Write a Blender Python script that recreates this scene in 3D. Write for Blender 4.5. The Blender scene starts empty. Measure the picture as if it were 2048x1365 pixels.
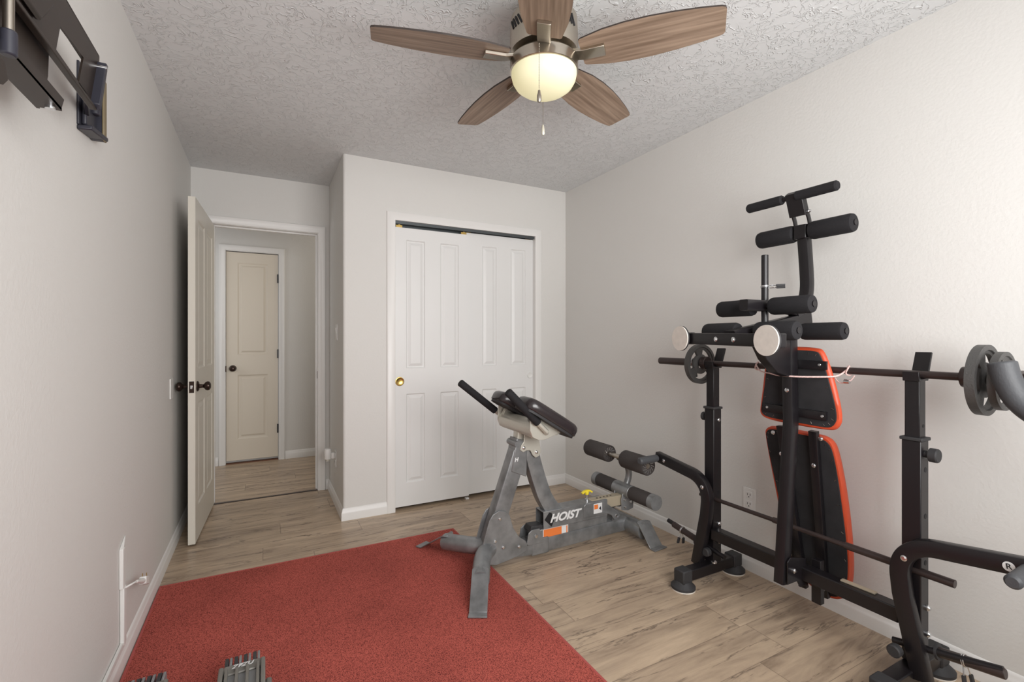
import bpy, math, random
from mathutils import Vector, Matrix
random.seed(7)
PI = math.pi
S = bpy.context.scene
COL = S.collection

# ------------------------------------------------------------------ camera
YAW = math.atan(496/941.0)
cam_d = bpy.data.cameras.new('camera'); cam = bpy.data.objects.new('camera', cam_d); COL.objects.link(cam)
cam_d.sensor_width = 36.0; cam_d.lens = 941.0/2048*36.0; cam_d.shift_y = -3.5/2048
cam_d.clip_start = 0.02
cam.location = (0, 0, 1.21); cam.rotation_euler = (PI/2, 0, -YAW)
S.camera = cam
# ------------------------------------------------------------------ view + light
S.view_settings.view_transform = 'Standard'; S.view_settings.look = 'None'
S.view_settings.gamma = 1.0; S.view_settings.use_curve_mapping = False
S.view_settings.exposure = 0.0
W = bpy.data.worlds.new('world'); S.world = W; W.use_nodes = True
W.node_tree.nodes['Background'].inputs[0].default_value = (0.80, 0.90, 1.0, 1)
W.node_tree.nodes['Background'].inputs[1].default_value = 1.5
def area(name, loc, rot, sx, sy, e, col):
    l = bpy.data.lights.new(name, 'AREA'); l.shape = 'RECTANGLE'; l.size = sx; l.size_y = sy; l.energy = e; l.color = col
    o = bpy.data.objects.new(name, l); COL.objects.link(o); o.location = loc; o.rotation_euler = rot
    return o
# daylight through the window in the rear wall (behind the camera)
area('window_daylight', (0.95, -0.53, 1.50), (PI/2, 0, 0), 1.75, 1.25, 56, (1.0, 0.982, 0.955)).data.spread = math.radians(150)
# hallway ceiling lamp light
def point(name, loc, e, col, r=0.1):
    l = bpy.data.lights.new(name, 'POINT'); l.energy = e; l.color = col; l.shadow_soft_size = r
    o = bpy.data.objects.new(name, l); COL.objects.link(o); o.location = loc
    return o
point('hall_lamp_light', (1.35, 4.72, 2.20), 7, (1.0, 0.90, 0.76), 0.10)
point('hall_left_fill', (-1.25, 4.72, 1.50), 10, (0.93, 0.96, 1.0), 0.25)  # added fill brightening the hall from its left end; no window stands there

# ------------------------------------------------------------------ materials
def mat(name, col, rough=0.5, metal=0.0, spec=0.5, emit=None, estr=0.0, bump=None, var=None, coat=0.0):
    m = bpy.data.materials.new(name); m.use_nodes = True
    nt = m.node_tree; b = nt.nodes['Principled BSDF']
    b.inputs['Base Color'].default_value = (*col, 1); b.inputs['Roughness'].default_value = rough
    b.inputs['Metallic'].default_value = metal; b.inputs['Specular IOR Level'].default_value = spec
    b.inputs['Coat Weight'].default_value = coat
    if emit: b.inputs['Emission Color'].default_value = (*emit, 1); b.inputs['Emission Strength'].default_value = estr
    tc = nt.nodes.new('ShaderNodeTexCoord')
    if var:                                    # (scale, amount): mottled base colour
        n = nt.nodes.new('ShaderNodeTexNoise'); n.inputs['Scale'].default_value = var[0]; n.inputs['Detail'].default_value = 5
        nt.links.new(tc.outputs['Object'], n.inputs['Vector'])
        r = nt.nodes.new('ShaderNodeValToRGB'); r.color_ramp.elements[0].position = 0.3; r.color_ramp.elements[1].position = 0.7
        a = var[1]
        r.color_ramp.elements[0].color = (*[c*(1-a) for c in col], 1); r.color_ramp.elements[1].color = (*[min(1, c*(1+a)) for c in col], 1)
        nt.links.new(n.outputs['Fac'], r.inputs['Fac']); nt.links.new(r.outputs['Color'], b.inputs['Base Color'])
    if bump:                                   # (scale, strength, distance)
        n = nt.nodes.new('ShaderNodeTexNoise'); n.inputs['Scale'].default_value = bump[0]; n.inputs['Detail'].default_value = 3
        nt.links.new(tc.outputs['Object'], n.inputs['Vector'])
        bp = nt.nodes.new('ShaderNodeBump'); bp.inputs['Strength'].default_value = bump[1]; bp.inputs['Distance'].default_value = bump[2]
        nt.links.new(n.outputs['Fac'], bp.inputs['Height']); nt.links.new(bp.outputs['Normal'], b.inputs['Normal'])
    return m
class NG:
    def __init__(s, m): s.nt = m.node_tree; s.b = s.nt.nodes['Principled BSDF']
    def n(s, t, **k):
        nd = s.nt.nodes.new(t)
        for a, v in k.items(): setattr(nd, a, v)
        return nd
    def l(s, a, b): s.nt.links.new(a, b)
    def m(s, op, a, b=None, c=None):
        nd = s.n('ShaderNodeMath', operation=op)
        for i, v in enumerate((a, b, c)):
            if v is None: continue
            if isinstance(v, (int, float)): nd.inputs[i].default_value = v
            else: s.l(v, nd.inputs[i])
        return nd.outputs[0]

M = {}
M['wall'] = mat('wall_paint', (0.70, 0.685, 0.66), 0.62, bump=(85, 0.22, 0.004), spec=0.35)
M['trim'] = mat('trim_paint', (0.80, 0.785, 0.765), 0.38)
M['door'] = mat('door_paint', (0.76, 0.755, 0.745), 0.42, bump=(220, 0.05, 0.001))
M['entry'] = mat('entry_door_paint', (0.70, 0.665, 0.59), 0.36, bump=(220, 0.05, 0.001))
M['hall_door'] = mat('hall_door_paint', (0.70, 0.63, 0.53), 0.45, bump=(160, 0.10, 0.001))
M['dark_gap'] = mat('track_metal', (0.10, 0.11, 0.115), 0.4, 0.7)
M['bronze'] = mat('oil_rubbed_bronze', (0.045, 0.028, 0.022), 0.28, 0.7)
M['brass'] = mat('brass', (0.62, 0.43, 0.14), 0.28, 1.0)
M['chrome'] = mat('chrome', (0.75, 0.76, 0.78), 0.22, 1.0)
M['steel'] = mat('brushed_steel', (0.42, 0.38, 0.33), 0.32, 1.0)
M['nickel'] = mat('brushed_nickel', (0.52, 0.47, 0.40), 0.30, 1.0)
M['black'] = mat('black_powder_coat', (0.010, 0.0085, 0.010), 0.33, 0.0, 0.45, bump=(300, 0.04, 0.001))
M['blackm'] = mat('black_painted_bar', (0.055, 0.040, 0.038), 0.33, 0.4)
M['foam'] = mat('black_foam', (0.017, 0.016, 0.018), 0.82, bump=(260, 0.45, 0.002), spec=0.3)
M['foam2'] = mat('worn_grey_foam', (0.060, 0.052, 0.050), 0.8, bump=(260, 0.45, 0.002), spec=0.3)
M['binding'] = mat('red_binding', (0.42, 0.085, 0.075), 0.85)
M['rubber'] = mat('black_rubber', (0.030, 0.029, 0.031), 0.65)
M['cream'] = mat('cream_pad', (0.70, 0.655, 0.60), 0.8, var=(40, 0.06))
M['fabric'] = mat('black_backing_cloth', (0.020, 0.019, 0.021), 0.9, bump=(500, 0.3, 0.001), var=(9, 0.35))
M['orange'] = mat('orange_vinyl', (0.55, 0.070, 0.024), 0.42, bump=(60, 0.12, 0.002))
M['leather'] = mat('black_vinyl', (0.028, 0.022, 0.024), 0.24, spec=0.6, bump=(160, 0.12, 0.001))
M['grey'] = mat('hammered_grey_metal', (0.235, 0.24, 0.245), 0.34, 0.45, bump=(40, 0.06, 0.002), var=(14, 0.28))
M['champ'] = mat('pale_champagne_metal', (0.62, 0.60, 0.53), 0.34, 0.45)
M['iron'] = mat('grey_cast_iron', (0.085, 0.082, 0.080), 0.5, 0.4, bump=(220, 0.5, 0.002))
M['greyfoam'] = mat('grey_rubber_grip', (0.062, 0.064, 0.070), 0.55, bump=(160, 0.35, 0.002))
M['yellow'] = mat('yellow_plastic', (0.85, 0.68, 0.04), 0.35)
M['label_o'] = mat('orange_label', (0.78, 0.20, 0.045), 0.5)
M['white'] = mat('white_plastic', (0.78, 0.77, 0.75), 0.4)
M['sticker'] = mat('white_sticker', (0.72, 0.72, 0.72), 0.5)
M['ink'] = mat('black_ink', (0.006, 0.006, 0.008), 0.6)
M['tan'] = mat('tan_metal', (0.50, 0.43, 0.32), 0.4, 0.3)
M['rope'] = mat('pink_white_rope', (0.70, 0.50, 0.47), 0.8, var=(180, 0.25))
M['brownm'] = mat('dark_brown_metal', (0.034, 0.024, 0.019), 0.38, 0.35, var=(12, 0.2))
M['navy'] = mat('dark_slate_plastic', (0.030, 0.030, 0.042), 0.4)
M['olive'] = mat('olive_plastic', (0.20, 0.155, 0.085), 0.45)
M['dbgrey'] = mat('mid_grey_plate', (0.30, 0.305, 0.315), 0.42, 0.3)
M['dbdark'] = mat('dark_grey_plate', (0.035, 0.038, 0.045), 0.4, 0.2)
M['dbcage'] = mat('pewter_cage', (0.24, 0.23, 0.21), 0.42, 0.4)
M['red_wood'] = mat('reddish_threshold_wood', (0.20, 0.085, 0.045), 0.5)
M['bowl'] = mat('lit_frosted_glass', (0.62, 0.60, 0.48), 0.35, emit=(1.0, 0.90, 0.44), estr=0.42)
g = NG(M['bowl'])                               # frosted bowl: the lamps inside show as a soft brighter rim and middle band
lw = g.n('ShaderNodeLayerWeight'); lw.inputs['Blend'].default_value = 0.35

# ceiling: knock-down plaster
m = M['ceiling'] = mat('ceiling_plaster', (0.72, 0.73, 0.735), 0.75, spec=0.3)
g = NG(m); tc = g.n('ShaderNodeTexCoord')
n1 = g.n('ShaderNodeTexNoise'); n1.inputs['Scale'].default_value = 9; n1.inputs['Detail'].default_value = 2; g.l(tc.outputs['Object'], n1.inputs['Vector'])
mx = g.n('ShaderNodeVectorMath', operation='MULTIPLY_ADD'); mx.inputs[1].default_value = (0.12, 0.12, 0.12)
g.l(n1.outputs['Color'], mx.inputs[0]); g.l(tc.outputs['Object'], mx.inputs[2])
n2 = g.n('ShaderNodeTexNoise'); n2.inputs['Scale'].default_value = 26; n2.inputs['Detail'].default_value = 3; n2.inputs['Distortion'].default_value = 0.8; g.l(mx.outputs[0], n2.inputs['Vector'])
d = g.m('ABSOLUTE', g.m('SUBTRACT', n2.outputs['Fac'], 0.5))
h = g.n('ShaderNodeMapRange'); g.l(d, h.inputs[0]); h.inputs[1].default_value = 0.0; h.inputs[2].default_value = 0.035; h.inputs[3].default_value = 1.0; h.inputs[4].default_value = 0.0
bp = g.n('ShaderNodeBump'); bp.inputs['Strength'].default_value = 0.55; bp.inputs['Distance'].default_value = 0.007
g.l(h.outputs[0], bp.inputs['Height']); g.l(bp.outputs['Normal'], g.b.inputs['Normal'])

# laminate floor: planks along X, 0.178 wide, 1.22 long
m = M['floor'] = mat('laminate_planks', (0.4, 0.3, 0.2), 0.33, spec=0.45)
g = NG(m); tc = g.n('ShaderNodeTexCoord'); sp = g.n('ShaderNodeSeparateXYZ'); g.l(tc.outputs['Object'], sp.inputs[0])
PWD, PLN = 0.178, 1.22
ry = g.m('DIVIDE', g.m('SUBTRACT', sp.outputs[1], 2.193), PWD)
row = g.m('FLOOR', ry); fy = g.m('SUBTRACT', ry, row)
wn = g.n('ShaderNodeTexWhiteNoise', noise_dimensions='1D'); g.l(row, wn.inputs['W'])
rx = g.m('ADD', g.m('DIVIDE', sp.outputs[0], PLN), wn.outputs['Value'])
colx = g.m('FLOOR', rx); fx = g.m('SUBTRACT', rx, colx)
cid = g.m('ADD', g.m('MULTIPLY', row, 17.31), g.m('MULTIPLY', colx, 5.77))
wn2 = g.n('ShaderNodeTexWhiteNoise', noise_dimensions='1D'); g.l(cid, wn2.inputs['W'])
cv = g.n('ShaderNodeCombineXYZ'); g.l(g.m('MULTIPLY', sp.outputs[0], 1.3), cv.inputs[0]); g.l(g.m('MULTIPLY', sp.outputs[1], 9.0), cv.inputs[1]); g.l(g.m('MULTIPLY', wn2.outputs['Value'], 40.0), cv.inputs[2])
na = g.n('ShaderNodeTexNoise'); na.inputs['Scale'].default_value = 1.6; na.inputs['Detail'].default_value = 8; na.inputs['Roughness'].default_value = 0.62; na.inputs['Distortion'].default_value = 0.6; g.l(cv.outputs[0], na.inputs['Vector'])
cv2 = g.n('ShaderNodeCombineXYZ'); g.l(g.m('MULTIPLY', sp.outputs[0], 5.0), cv2.inputs[0]); g.l(g.m('MULTIPLY', sp.outputs[1], 95.0), cv2.inputs[1]); g.l(g.m('MULTIPLY', wn2.outputs['Value'], 20.0), cv2.inputs[2])
nb = g.n('ShaderNodeTexNoise'); nb.inputs['Scale'].default_value = 1.0; nb.inputs['Detail'].default_value = 4; g.l(cv2.outputs[0], nb.inputs['Vector'])
ra = g.n('ShaderNodeValToRGB'); cr = ra.color_ramp
cr.elements[0].position = 0.24; cr.elements[0].color = (0.21, 0.150, 0.105, 1)
cr.elements[1].position = 0.74; cr.elements[1].color = (0.63, 0.485, 0.345, 1)
e = cr.elements.new(0.42); e.color = (0.40, 0.300, 0.215, 1)
e = cr.elements.new(0.56); e.color = (0.50, 0.38, 0.27, 1)
g.l(g.m('ADD', na.outputs['Fac'], g.m('ADD', g.m('MULTIPLY', g.m('SUBTRACT', nb.outputs['Fac'], 0.5), 0.14), g.m('MULTIPLY', g.m('SUBTRACT', wn2.outputs['Value'], 0.5), 0.09))), ra.inputs['Fac'])
# dark cracks and knots of the print
cv3 = g.n('ShaderNodeCombineXYZ'); g.l(g.m('MULTIPLY', sp.outputs[0], 1.15), cv3.inputs[0]); g.l(g.m('MULTIPLY', sp.outputs[1], 8.5), cv3.inputs[1]); g.l(g.m('MULTIPLY', wn2.outputs['Value'], 77.0), cv3.inputs[2])
nc = g.n('ShaderNodeTexNoise'); nc.inputs['Scale'].default_value = 1.0; nc.inputs['Detail'].default_value = 7; nc.inputs['Roughness'].default_value = 0.62; nc.inputs['Distortion'].default_value = 0.35; g.l(cv3.outputs[0], nc.inputs['Vector'])
ck = g.n('ShaderNodeMapRange'); g.l(g.m('ABSOLUTE', g.m('SUBTRACT', nc.outputs['Fac'], 0.5)), ck.inputs[0]); ck.inputs[1].default_value = 0.0; ck.inputs[2].default_value = 0.017; ck.inputs[3].default_value = 1.0; ck.inputs[4].default_value = 0.0
nd_ = g.n('ShaderNodeTexNoise'); nd_.inputs['Scale'].default_value = 2.6; nd_.inputs['Detail'].default_value = 2
g.l(cv.outputs[0], nd_.inputs['Vector'])
gt = g.n('ShaderNodeMapRange'); g.l(nd_.outputs['Fac'], gt.inputs[0]); gt.inputs[1].default_value = 0.43; gt.inputs[2].default_value = 0.56
crack = g.m('MULTIPLY', g.m('MULTIPLY', ck.outputs[0], gt.outputs[0]), 0.85)
mixc = g.n('ShaderNodeMix', data_type='RGBA'); g.l(crack, mixc.inputs[0]); g.l(ra.outputs['Color'], mixc.inputs[6]); mixc.inputs[7].default_value = (0.085, 0.06, 0.045, 1)
# seams
sy = g.m('LESS_THAN', g.m('MINIMUM', fy, g.m('SUBTRACT', 1.0, fy)), 0.007)
sx = g.m('LESS_THAN', g.m('MINIMUM', fx, g.m('SUBTRACT', 1.0, fx)), 0.0014)
seam = g.m('MAXIMUM', sy, sx)
mixs = g.n('ShaderNodeMix', data_type='RGBA'); g.l(g.m('MULTIPLY', seam, 0.62), mixs.inputs[0]); g.l(mixc.outputs[2], mixs.inputs[6]); mixs.inputs[7].default_value = (0.14, 0.10, 0.07, 1)
g.l(mixs.outputs[2], g.b.inputs['Base Color'])
bp = g.n('ShaderNodeBump'); bp.inputs['Strength'].default_value = 0.25; bp.inputs['Distance'].default_value = 0.002
g.l(g.m('SUBTRACT', nb.outputs['Fac'], seam), bp.inputs['Height']); g.l(bp.outputs['Normal'], g.b.inputs['Normal'])

# red carpet
m = M['rug'] = mat('red_carpet', (0.4, 0.1, 0.08), 0.95, spec=0.15)
g = NG(m); tc = g.n('ShaderNodeTexCoord')
n1 = g.n('ShaderNodeTexNoise'); n1.inputs['Scale'].default_value = 330; n1.inputs['Detail'].default_value = 3; g.l(tc.outputs['Object'], n1.inputs['Vector'])
r1 = g.n('ShaderNodeValToRGB'); r1.color_ramp.elements[0].position = 0.38; r1.color_ramp.elements[0].color = (0.13, 0.023, 0.022, 1)
r1.color_ramp.elements[1].position = 0.54; r1.color_ramp.elements[1].color = (0.50, 0.115, 0.088, 1)
g.l(n1.outputs['Fac'], r1.inputs['Fac'])
n2 = g.n('ShaderNodeTexNoise'); n2.inputs['Scale'].default_value = 3.0; n2.inputs['Detail'].default_value = 4; g.l(tc.outputs['Object'], n2.inputs['Vector'])
hs = g.n('ShaderNodeMapRange'); g.l(n2.outputs['Fac'], hs.inputs[0]); hs.inputs[1].default_value = 0.3; hs.inputs[2].default_value = 0.7; hs.inputs[3].default_value = 0.90; hs.inputs[4].default_value = 1.14
vm = g.n('ShaderNodeVectorMath', operation='SCALE'); g.l(r1.outputs['Color'], vm.inputs[0]); g.l(hs.outputs[0], vm.inputs['Scale'])
g.l(vm.outputs[0], g.b.inputs['Base Color'])
bp = g.n('ShaderNodeBump'); bp.inputs['Strength'].default_value = 0.6; bp.inputs['Distance'].default_value = 0.004
g.l(n1.outputs['Fac'], bp.inputs['Height']); g.l(bp.outputs['Normal'], g.b.inputs['Normal'])

# fan blade wood (grain along local X)
m = M['blade'] = mat('weathered_oak_blade', (0.3, 0.2, 0.1), 0.5, spec=0.3)
g = NG(m); tc = g.n('ShaderNodeTexCoord'); mp = g.n('ShaderNodeMapping'); mp.inputs['Scale'].default_value = (3, 60, 3); g.l(tc.outputs['Object'], mp.inputs[0])
n1 = g.n('ShaderNodeTexNoise'); n1.inputs['Scale'].default_value = 1; n1.inputs['Detail'].default_value = 6; n1.inputs['Distortion'].default_value = 0.3; g.l(mp.outputs[0], n1.inputs['Vector'])
r1 = g.n('ShaderNodeValToRGB'); r1.color_ramp.elements[0].position = 0.3; r1.color_ramp.elements[0].color = (0.17, 0.115, 0.080, 1)
r1.color_ramp.elements[1].position = 0.68; r1.color_ramp.elements[1].color = (0.36, 0.265, 0.195, 1)
g.l(n1.outputs['Fac'], r1.inputs['Fac']); g.l(r1.outputs['Color'], g.b.inputs['Base Color'])
M['blade_edge'] = mat('dark_blade_edge', (0.03, 0.02, 0.016), 0.5)
# ------------------------------------------------------------------ mesh helpers
def V(*a): return Vector(a)
class MB:
    def __init__(s): s.v = []; s.f = []
    def add(s, vs, fs):
        o = len(s.v); s.v += [Vector(v) for v in vs]; s.f += [tuple(o+i for i in f) for f in fs]; return s
    def box(s, x0, x1, y0, y1, z0, z1):
        vs = [(x, y, z) for x in (x0, x1) for y in (y0, y1) for z in (z0, z1)]
        return s.add(vs, [(0,1,3,2),(4,6,7,5),(0,4,5,1),(2,3,7,6),(0,2,6,4),(1,5,7,3)])
    def cbox(s, c, sz, mtx=None):
        a, b, c2 = (q/2 for q in sz); c = Vector(c)
        vs = [Vector((x, y, z)) for x in (-a, a) for y in (-b, b) for z in (-c2, c2)]
        if mtx: vs = [mtx @ v for v in vs]
        return s.add([v+c for v in vs], [(0,1,3,2),(4,6,7,5),(0,4,5,1),(2,3,7,6),(0,2,6,4),(1,5,7,3)])
    def prism(s, poly, vec):
        poly = [Vector(p) for p in poly]; vec = Vector(vec); n = len(poly)
        return s.add(poly+[p+vec for p in poly], [tuple(range(n-1, -1, -1)), tuple(range(n, 2*n))]+[(i, (i+1) % n, n+(i+1) % n, n+i) for i in range(n)])
    def loft(s, rings, caps=True, closed=False):
        n = len(rings[0]); vs = [p for r in rings for p in r]; fs = []; R = len(rings)
        for j in range(R if closed else R-1):
            a, b = j*n, ((j+1) % R)*n
            for i in range(n): fs.append((a+i, a+(i+1) % n, b+(i+1) % n, b+i))
        if caps and not closed: fs += [tuple(range(n-1, -1, -1)), tuple(range((R-1)*n, R*n))]
        return s.add(vs, fs)
    def frames(s, path, up=None, closed=False):
        P = [Vector(p) for p in path]; n = len(P); T = []
        for i in range(n):
            if closed: t = (P[(i+1) % n]-P[i-1])
            else:
                t = Vector((0, 0, 0))
                if i > 0: t += (P[i]-P[i-1]).normalized()
                if i < n-1: t += (P[i+1]-P[i]).normalized()
            T.append(t.normalized())
        u = Vector(up) if up is not None else (Vector((0, 0, 1)) if abs(T[0].z) < 0.9 else Vector((1, 0, 0)))
        out = []
        for i in range(n):
            a = u - T[i]*u.dot(T[i])
            if a.length < 1e-5: a = Vector((0, 1, 0)) - T[i]*T[i].y
            a.normalize(); b = T[i].cross(a)
            if up is None: u = a
            k = 1.0
            if 0 < i < n-1 or closed:
                q = (P[i]-P[i-1]).normalized(); k = 1/max(0.5, q.dot(T[i]))
            out.append((P[i], T[i], a, b, k))
        return out
    def tube(s, path, r, n=16, caps=True, closed=False):
        fr = s.frames(path, closed=closed); rs = r if isinstance(r, (list, tuple)) else [r]*len(fr)
        return s.loft([[p+(a*math.cos(2*PI*i/n)+b*math.sin(2*PI*i/n))*q for i in range(n)] for (p, t, a, b, k), q in zip(fr, rs)], caps, closed)
    def rect(s, path, w, h, up):               # w along 'up', h across; rounded corners
        fr = s.frames(path, up=up); rings = []
        ws = w if isinstance(w, (list, tuple)) else [w]*len(fr)
        c = min(min(ws), h)*0.12
        for (p, t, a, b, k), ww in zip(fr, ws):
            x, y = ww/2, h/2; ring = []
            for sx, sy, o in ((1, 1, 0), (-1, 1, 1), (-1, -1, 2), (1, -1, 3)):
                for q in range(3):
                    an = (o + q/2)*PI/2
                    ring.append(p + a*((sx*(x-c))+c*math.cos(an))*k + b*(sy*(y-c)+c*math.sin(an)))
            rings.append(ring)
        return s.loft(rings)
    def lathe(s, prof, org, axis=(0, 0, 1), n=32):   # prof: (radius, height along axis)
        ax = Vector(axis).normalized(); a = ax.orthogonal().normalized(); b = ax.cross(a); o = Vector(org)
        return s.loft([[o+ax*h+(a*math.cos(2*PI*i/n)+b*math.sin(2*PI*i/n))*max(r, 1e-4) for i in range(n)] for r, h in prof])
    def build(s, name, m, parent=None, bevel=0.0, smooth=True, org=None, seg=2, angle=35):
        if parent is not None: o0 = worldloc(parent)
        elif org is not None: o0 = Vector(org)
        else:
            xs = [v.x for v in s.v]; ys = [v.y for v in s.v]; zs = [v.z for v in s.v]
            o0 = Vector(((min(xs)+max(xs))/2, (min(ys)+max(ys))/2, min(zs)))
        me = bpy.data.meshes.new(name); me.from_pydata([v-o0 for v in s.v], [], s.f); me.validate()
        import bmesh
        bm = bmesh.new(); bm.from_mesh(me); bmesh.ops.recalc_face_normals(bm, faces=bm.faces); bm.to_mesh(me); bm.free()
        ms = m if isinstance(m, (list, tuple)) else [m]
        for q in ms: me.materials.append(M[q])
        if smooth:
            me.polygons.foreach_set('use_smooth', [True]*len(me.polygons)); me.set_sharp_from_angle(angle=math.radians(angle))
        ob = bpy.data.objects.new(name, me); COL.objects.link(ob)
        if parent is not None: ob.parent = parent
        else: ob.location = o0
        if bevel > 0:
            md = ob.modifiers.new('bevel', 'BEVEL'); md.width = bevel; md.segments = seg; md.limit_method = 'ANGLE'; md.angle_limit = math.radians(40)
        return ob
def worldloc(o):
    v = Vector(o.location); p = o.parent
    while p: v += Vector(p.location); p = p.parent
    return v
def thing(name, label, cat, loc, group=None):
    o = bpy.data.objects.new(name, None); COL.objects.link(o); o.location = loc; o.empty_display_size = 0.05
    o['label'] = label; o['category'] = cat
    if group: o['group'] = group
    return o
def tag(o, label, cat, group=None):
    o['label'] = label; o['category'] = cat
    if group: o['group'] = group
    return o
def struct(o): o['kind'] = 'structure'; return o
def arc(c, r, a0, a1, n, u, w):
    c = Vector(c); u = Vector(u); w = Vector(w)
    return [c+u*(r*math.cos(math.radians(a0+(a1-a0)*i/n)))+w*(r*math.sin(math.radians(a0+(a1-a0)*i/n))) for i in range(n+1)]
def smooth_path(pts, n=6, it=2):               # chaikin corner cutting keeping ends
    P = [Vector(p) for p in pts]
    for _ in range(it):
        Q = [P[0]]
        for a, b in zip(P, P[1:]): Q += [a*0.75+b*0.25, a*0.25+b*0.75]
        Q.append(P[-1]); P = Q
    return P
def text_mesh(txt, size, thick, m, name, parent, mtx, bold=0.0, shear=0.0, lab=None):
    cu = bpy.data.curves.new(name, 'FONT'); cu.body = txt; cu.size = size; cu.extrude = thick; cu.offset = bold; cu.shear = shear
    cu.align_x = 'CENTER'; cu.align_y = 'CENTER'
    t = bpy.data.objects.new('tmp_text', cu); COL.objects.link(t); bpy.context.view_layer.update()
    me = bpy.data.meshes.new_from_object(t.evaluated_get(bpy.context.evaluated_depsgraph_get())); me.name = name
    bpy.data.objects.remove(t); bpy.data.curves.remove(cu)
    o0 = worldloc(parent)
    me.transform(Matrix.Translation(-o0) @ mtx); me.materials.clear(); me.materials.append(M[m])
    ob = bpy.data.objects.new(name, me); COL.objects.link(ob); ob.parent = parent
    return ob
def frame_mtx(o, x, y):
    x = Vector(x).normalized(); y = Vector(y); y = (y-x*y.dot(x)).normalized(); z = x.cross(y); o = Vector(o)
    return Matrix(((x.x, y.x, z.x, o.x), (x.y, y.y, z.y, o.y), (x.z, y.z, z.z, o.z), (0, 0, 0, 1)))

# ------------------------------------------------------------------ room shell
XL, XR, YC, YE, XJ, ZC, YB = -0.465, 2.25, 3.30, 4.06, 0.467, 2.45, -0.42
T = 0.115
YH0, YH1 = YE+T, 5.285
HX0, HX1 = -1.75, 1.95
struct(MB().box(-1.9, 2.40, YB-0.12, 5.45, -0.12, 0.0).build('floor', 'floor', org=(0, 0, 0), smooth=False))
struct(MB().box(-1.9, 2.40, YB-0.12, 5.45, ZC, ZC+0.12).build('ceiling', 'ceiling', org=(0, 0, 0), smooth=False))
struct(MB().box(XL-0.12, XL, YB-0.12, YE+T, 0, ZC).build('wall_left', 'wall', org=(0, 0, 0), smooth=False))
struct(MB().box(XR, XR+0.12, YB-0.12, 5.45, 0, ZC).build('wall_right', 'wall', org=(0, 0, 0), smooth=False))
# rear wall with the window opening
WX0, WX1, WZ0, WZ1 = 0.05, 1.85, 0.86, 2.14
struct(MB().box(XL, WX0, YB-0.12, YB, 0, ZC).box(WX1, XR, YB-0.12, YB, 0, ZC).box(WX0, WX1, YB-0.12, YB, 0, WZ0).box(WX0, WX1, YB-0.12, YB, WZ1, ZC).build('wall_rear', 'wall', org=(0, 0, 0), smooth=False))
w = MB()
for a, b, c, d in ((WX0, WX0+0.04, WZ0, WZ1), (WX1-0.04, WX1, WZ0, WZ1), (WX0+0.04, WX1-0.04, WZ0, WZ0+0.04), (WX0+0.04, WX1-0.04, WZ1-0.04, WZ1), (0.93, 0.97, WZ0+0.04, WZ1-0.04)):
    w.box(a, b, YB-0.09, YB-0.05, c, d)
struct(w.build('window_1', 'white', org=(0, 0, 0), bevel=0.003))
# entry wall
EX0, EX1, EH = -0.333, 0.380, 2.057
struct(MB().box(XL, EX0-0.02, YE, YH0, 0, ZC).box(EX1+0.02, 2.25, YE, YH0, 0, ZC).box(EX0-0.02, EX1+0.02, YE, YH0, EH+0.02, ZC).build('wall_entry', 'wall', org=(0, 0, 0), smooth=False))
# closet front wall + side return (bullnose corner)
CX0, CX1, CH = 0.812, 1.948, 2.045
def bull(x, y, r=0.018, n=6):
    return [(x+r-r*math.cos(a*PI/2/n), y+r-r*math.sin(a*PI/2/n), 0) for a in range(n+1)]
poly = [(XJ, YE, 0)] + bull(XJ, YC) + [(CX0-0.02, YC, 0), (CX0-0.02, YC+0.10, 0), (XJ+0.10, YC+0.10, 0), (XJ+0.10, YE, 0)]
struct(MB().prism(poly, (0, 0, ZC)).build('wall_closet_side', 'wall', org=(0, 0, 0)))
struct(MB().box(CX0-0.02, CX1+0.02, YC, YC+0.10, CH+0.02, ZC).box(CX1+0.02, XR, YC, YC+0.10, 0, ZC).build('wall_closet', 'wall', org=(0, 0, 0), smooth=False))
# hall
struct(MB().box(HX0-0.1, -0.345, YH1, YH1+0.1, 0, ZC).box(0.148, HX1+0.1, YH1, YH1+0.1, 0, ZC).box(-0.345, 0.148, YH1, YH1+0.1, 2.085, ZC).box(-0.345, 0.148, YH1+0.06, YH1+0.1, 0, 2.085).build('wall_hall_back', 'wall', org=(0, 0, 0), smooth=False))
struct(MB().box(HX0-0.1, HX0, YE, YH1, 0, ZC).box(HX0, XL-0.12, YE, YH0, 0, ZC).build('wall_hall_left', 'wall', org=(0, 0, 0), smooth=False))
struct(MB().box(HX1, HX1+0.1, YH0, YH1, 0, ZC).build('wall_hall_right', 'wall', org=(0, 0, 0), smooth=False))
# baseboards
BP = [(0, 0), (0.0125, 0), (0.0125, 0.048), (0.0105, 0.056), (0.0075, 0.060), (0.0065, 0.070), (0.003, 0.078), (0, 0.080)]
def baseb(name, p0, p1, nrm, m0=0, m1=0):
    p0 = Vector((*p0, 0)); p1 = Vector((*p1, 0)); nrm = Vector((*nrm, 0)); t = (p1-p0).normalized()
    r0 = [p0+nrm*a+V(0, 0, h)+t*(a*m0) for a, h in BP]; r1 = [p1+nrm*a+V(0, 0, h)-t*(a*m1) for a, h in BP]
    return struct(MB().loft([r0, r1]).build(name, 'trim', org=(0, 0, 0)))
baseb('baseboard_left', (XL, YB), (XL, YE), (1, 0), 0, 1)
baseb('baseboard_right', (XR, YC), (XR, YB), (-1, 0), 1, 0)
baseb('baseboard_closet_left', (XJ, YC), (CX0-0.057, YC), (0, -1), -1, 0)
baseb('baseboard_closet_right', (CX1+0.057, YC), (XR, YC), (0, -1), 0, 1)
baseb('baseboard_closet_side', (XJ, YE), (XJ, YC), (-1, 0), 1, -1)
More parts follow.
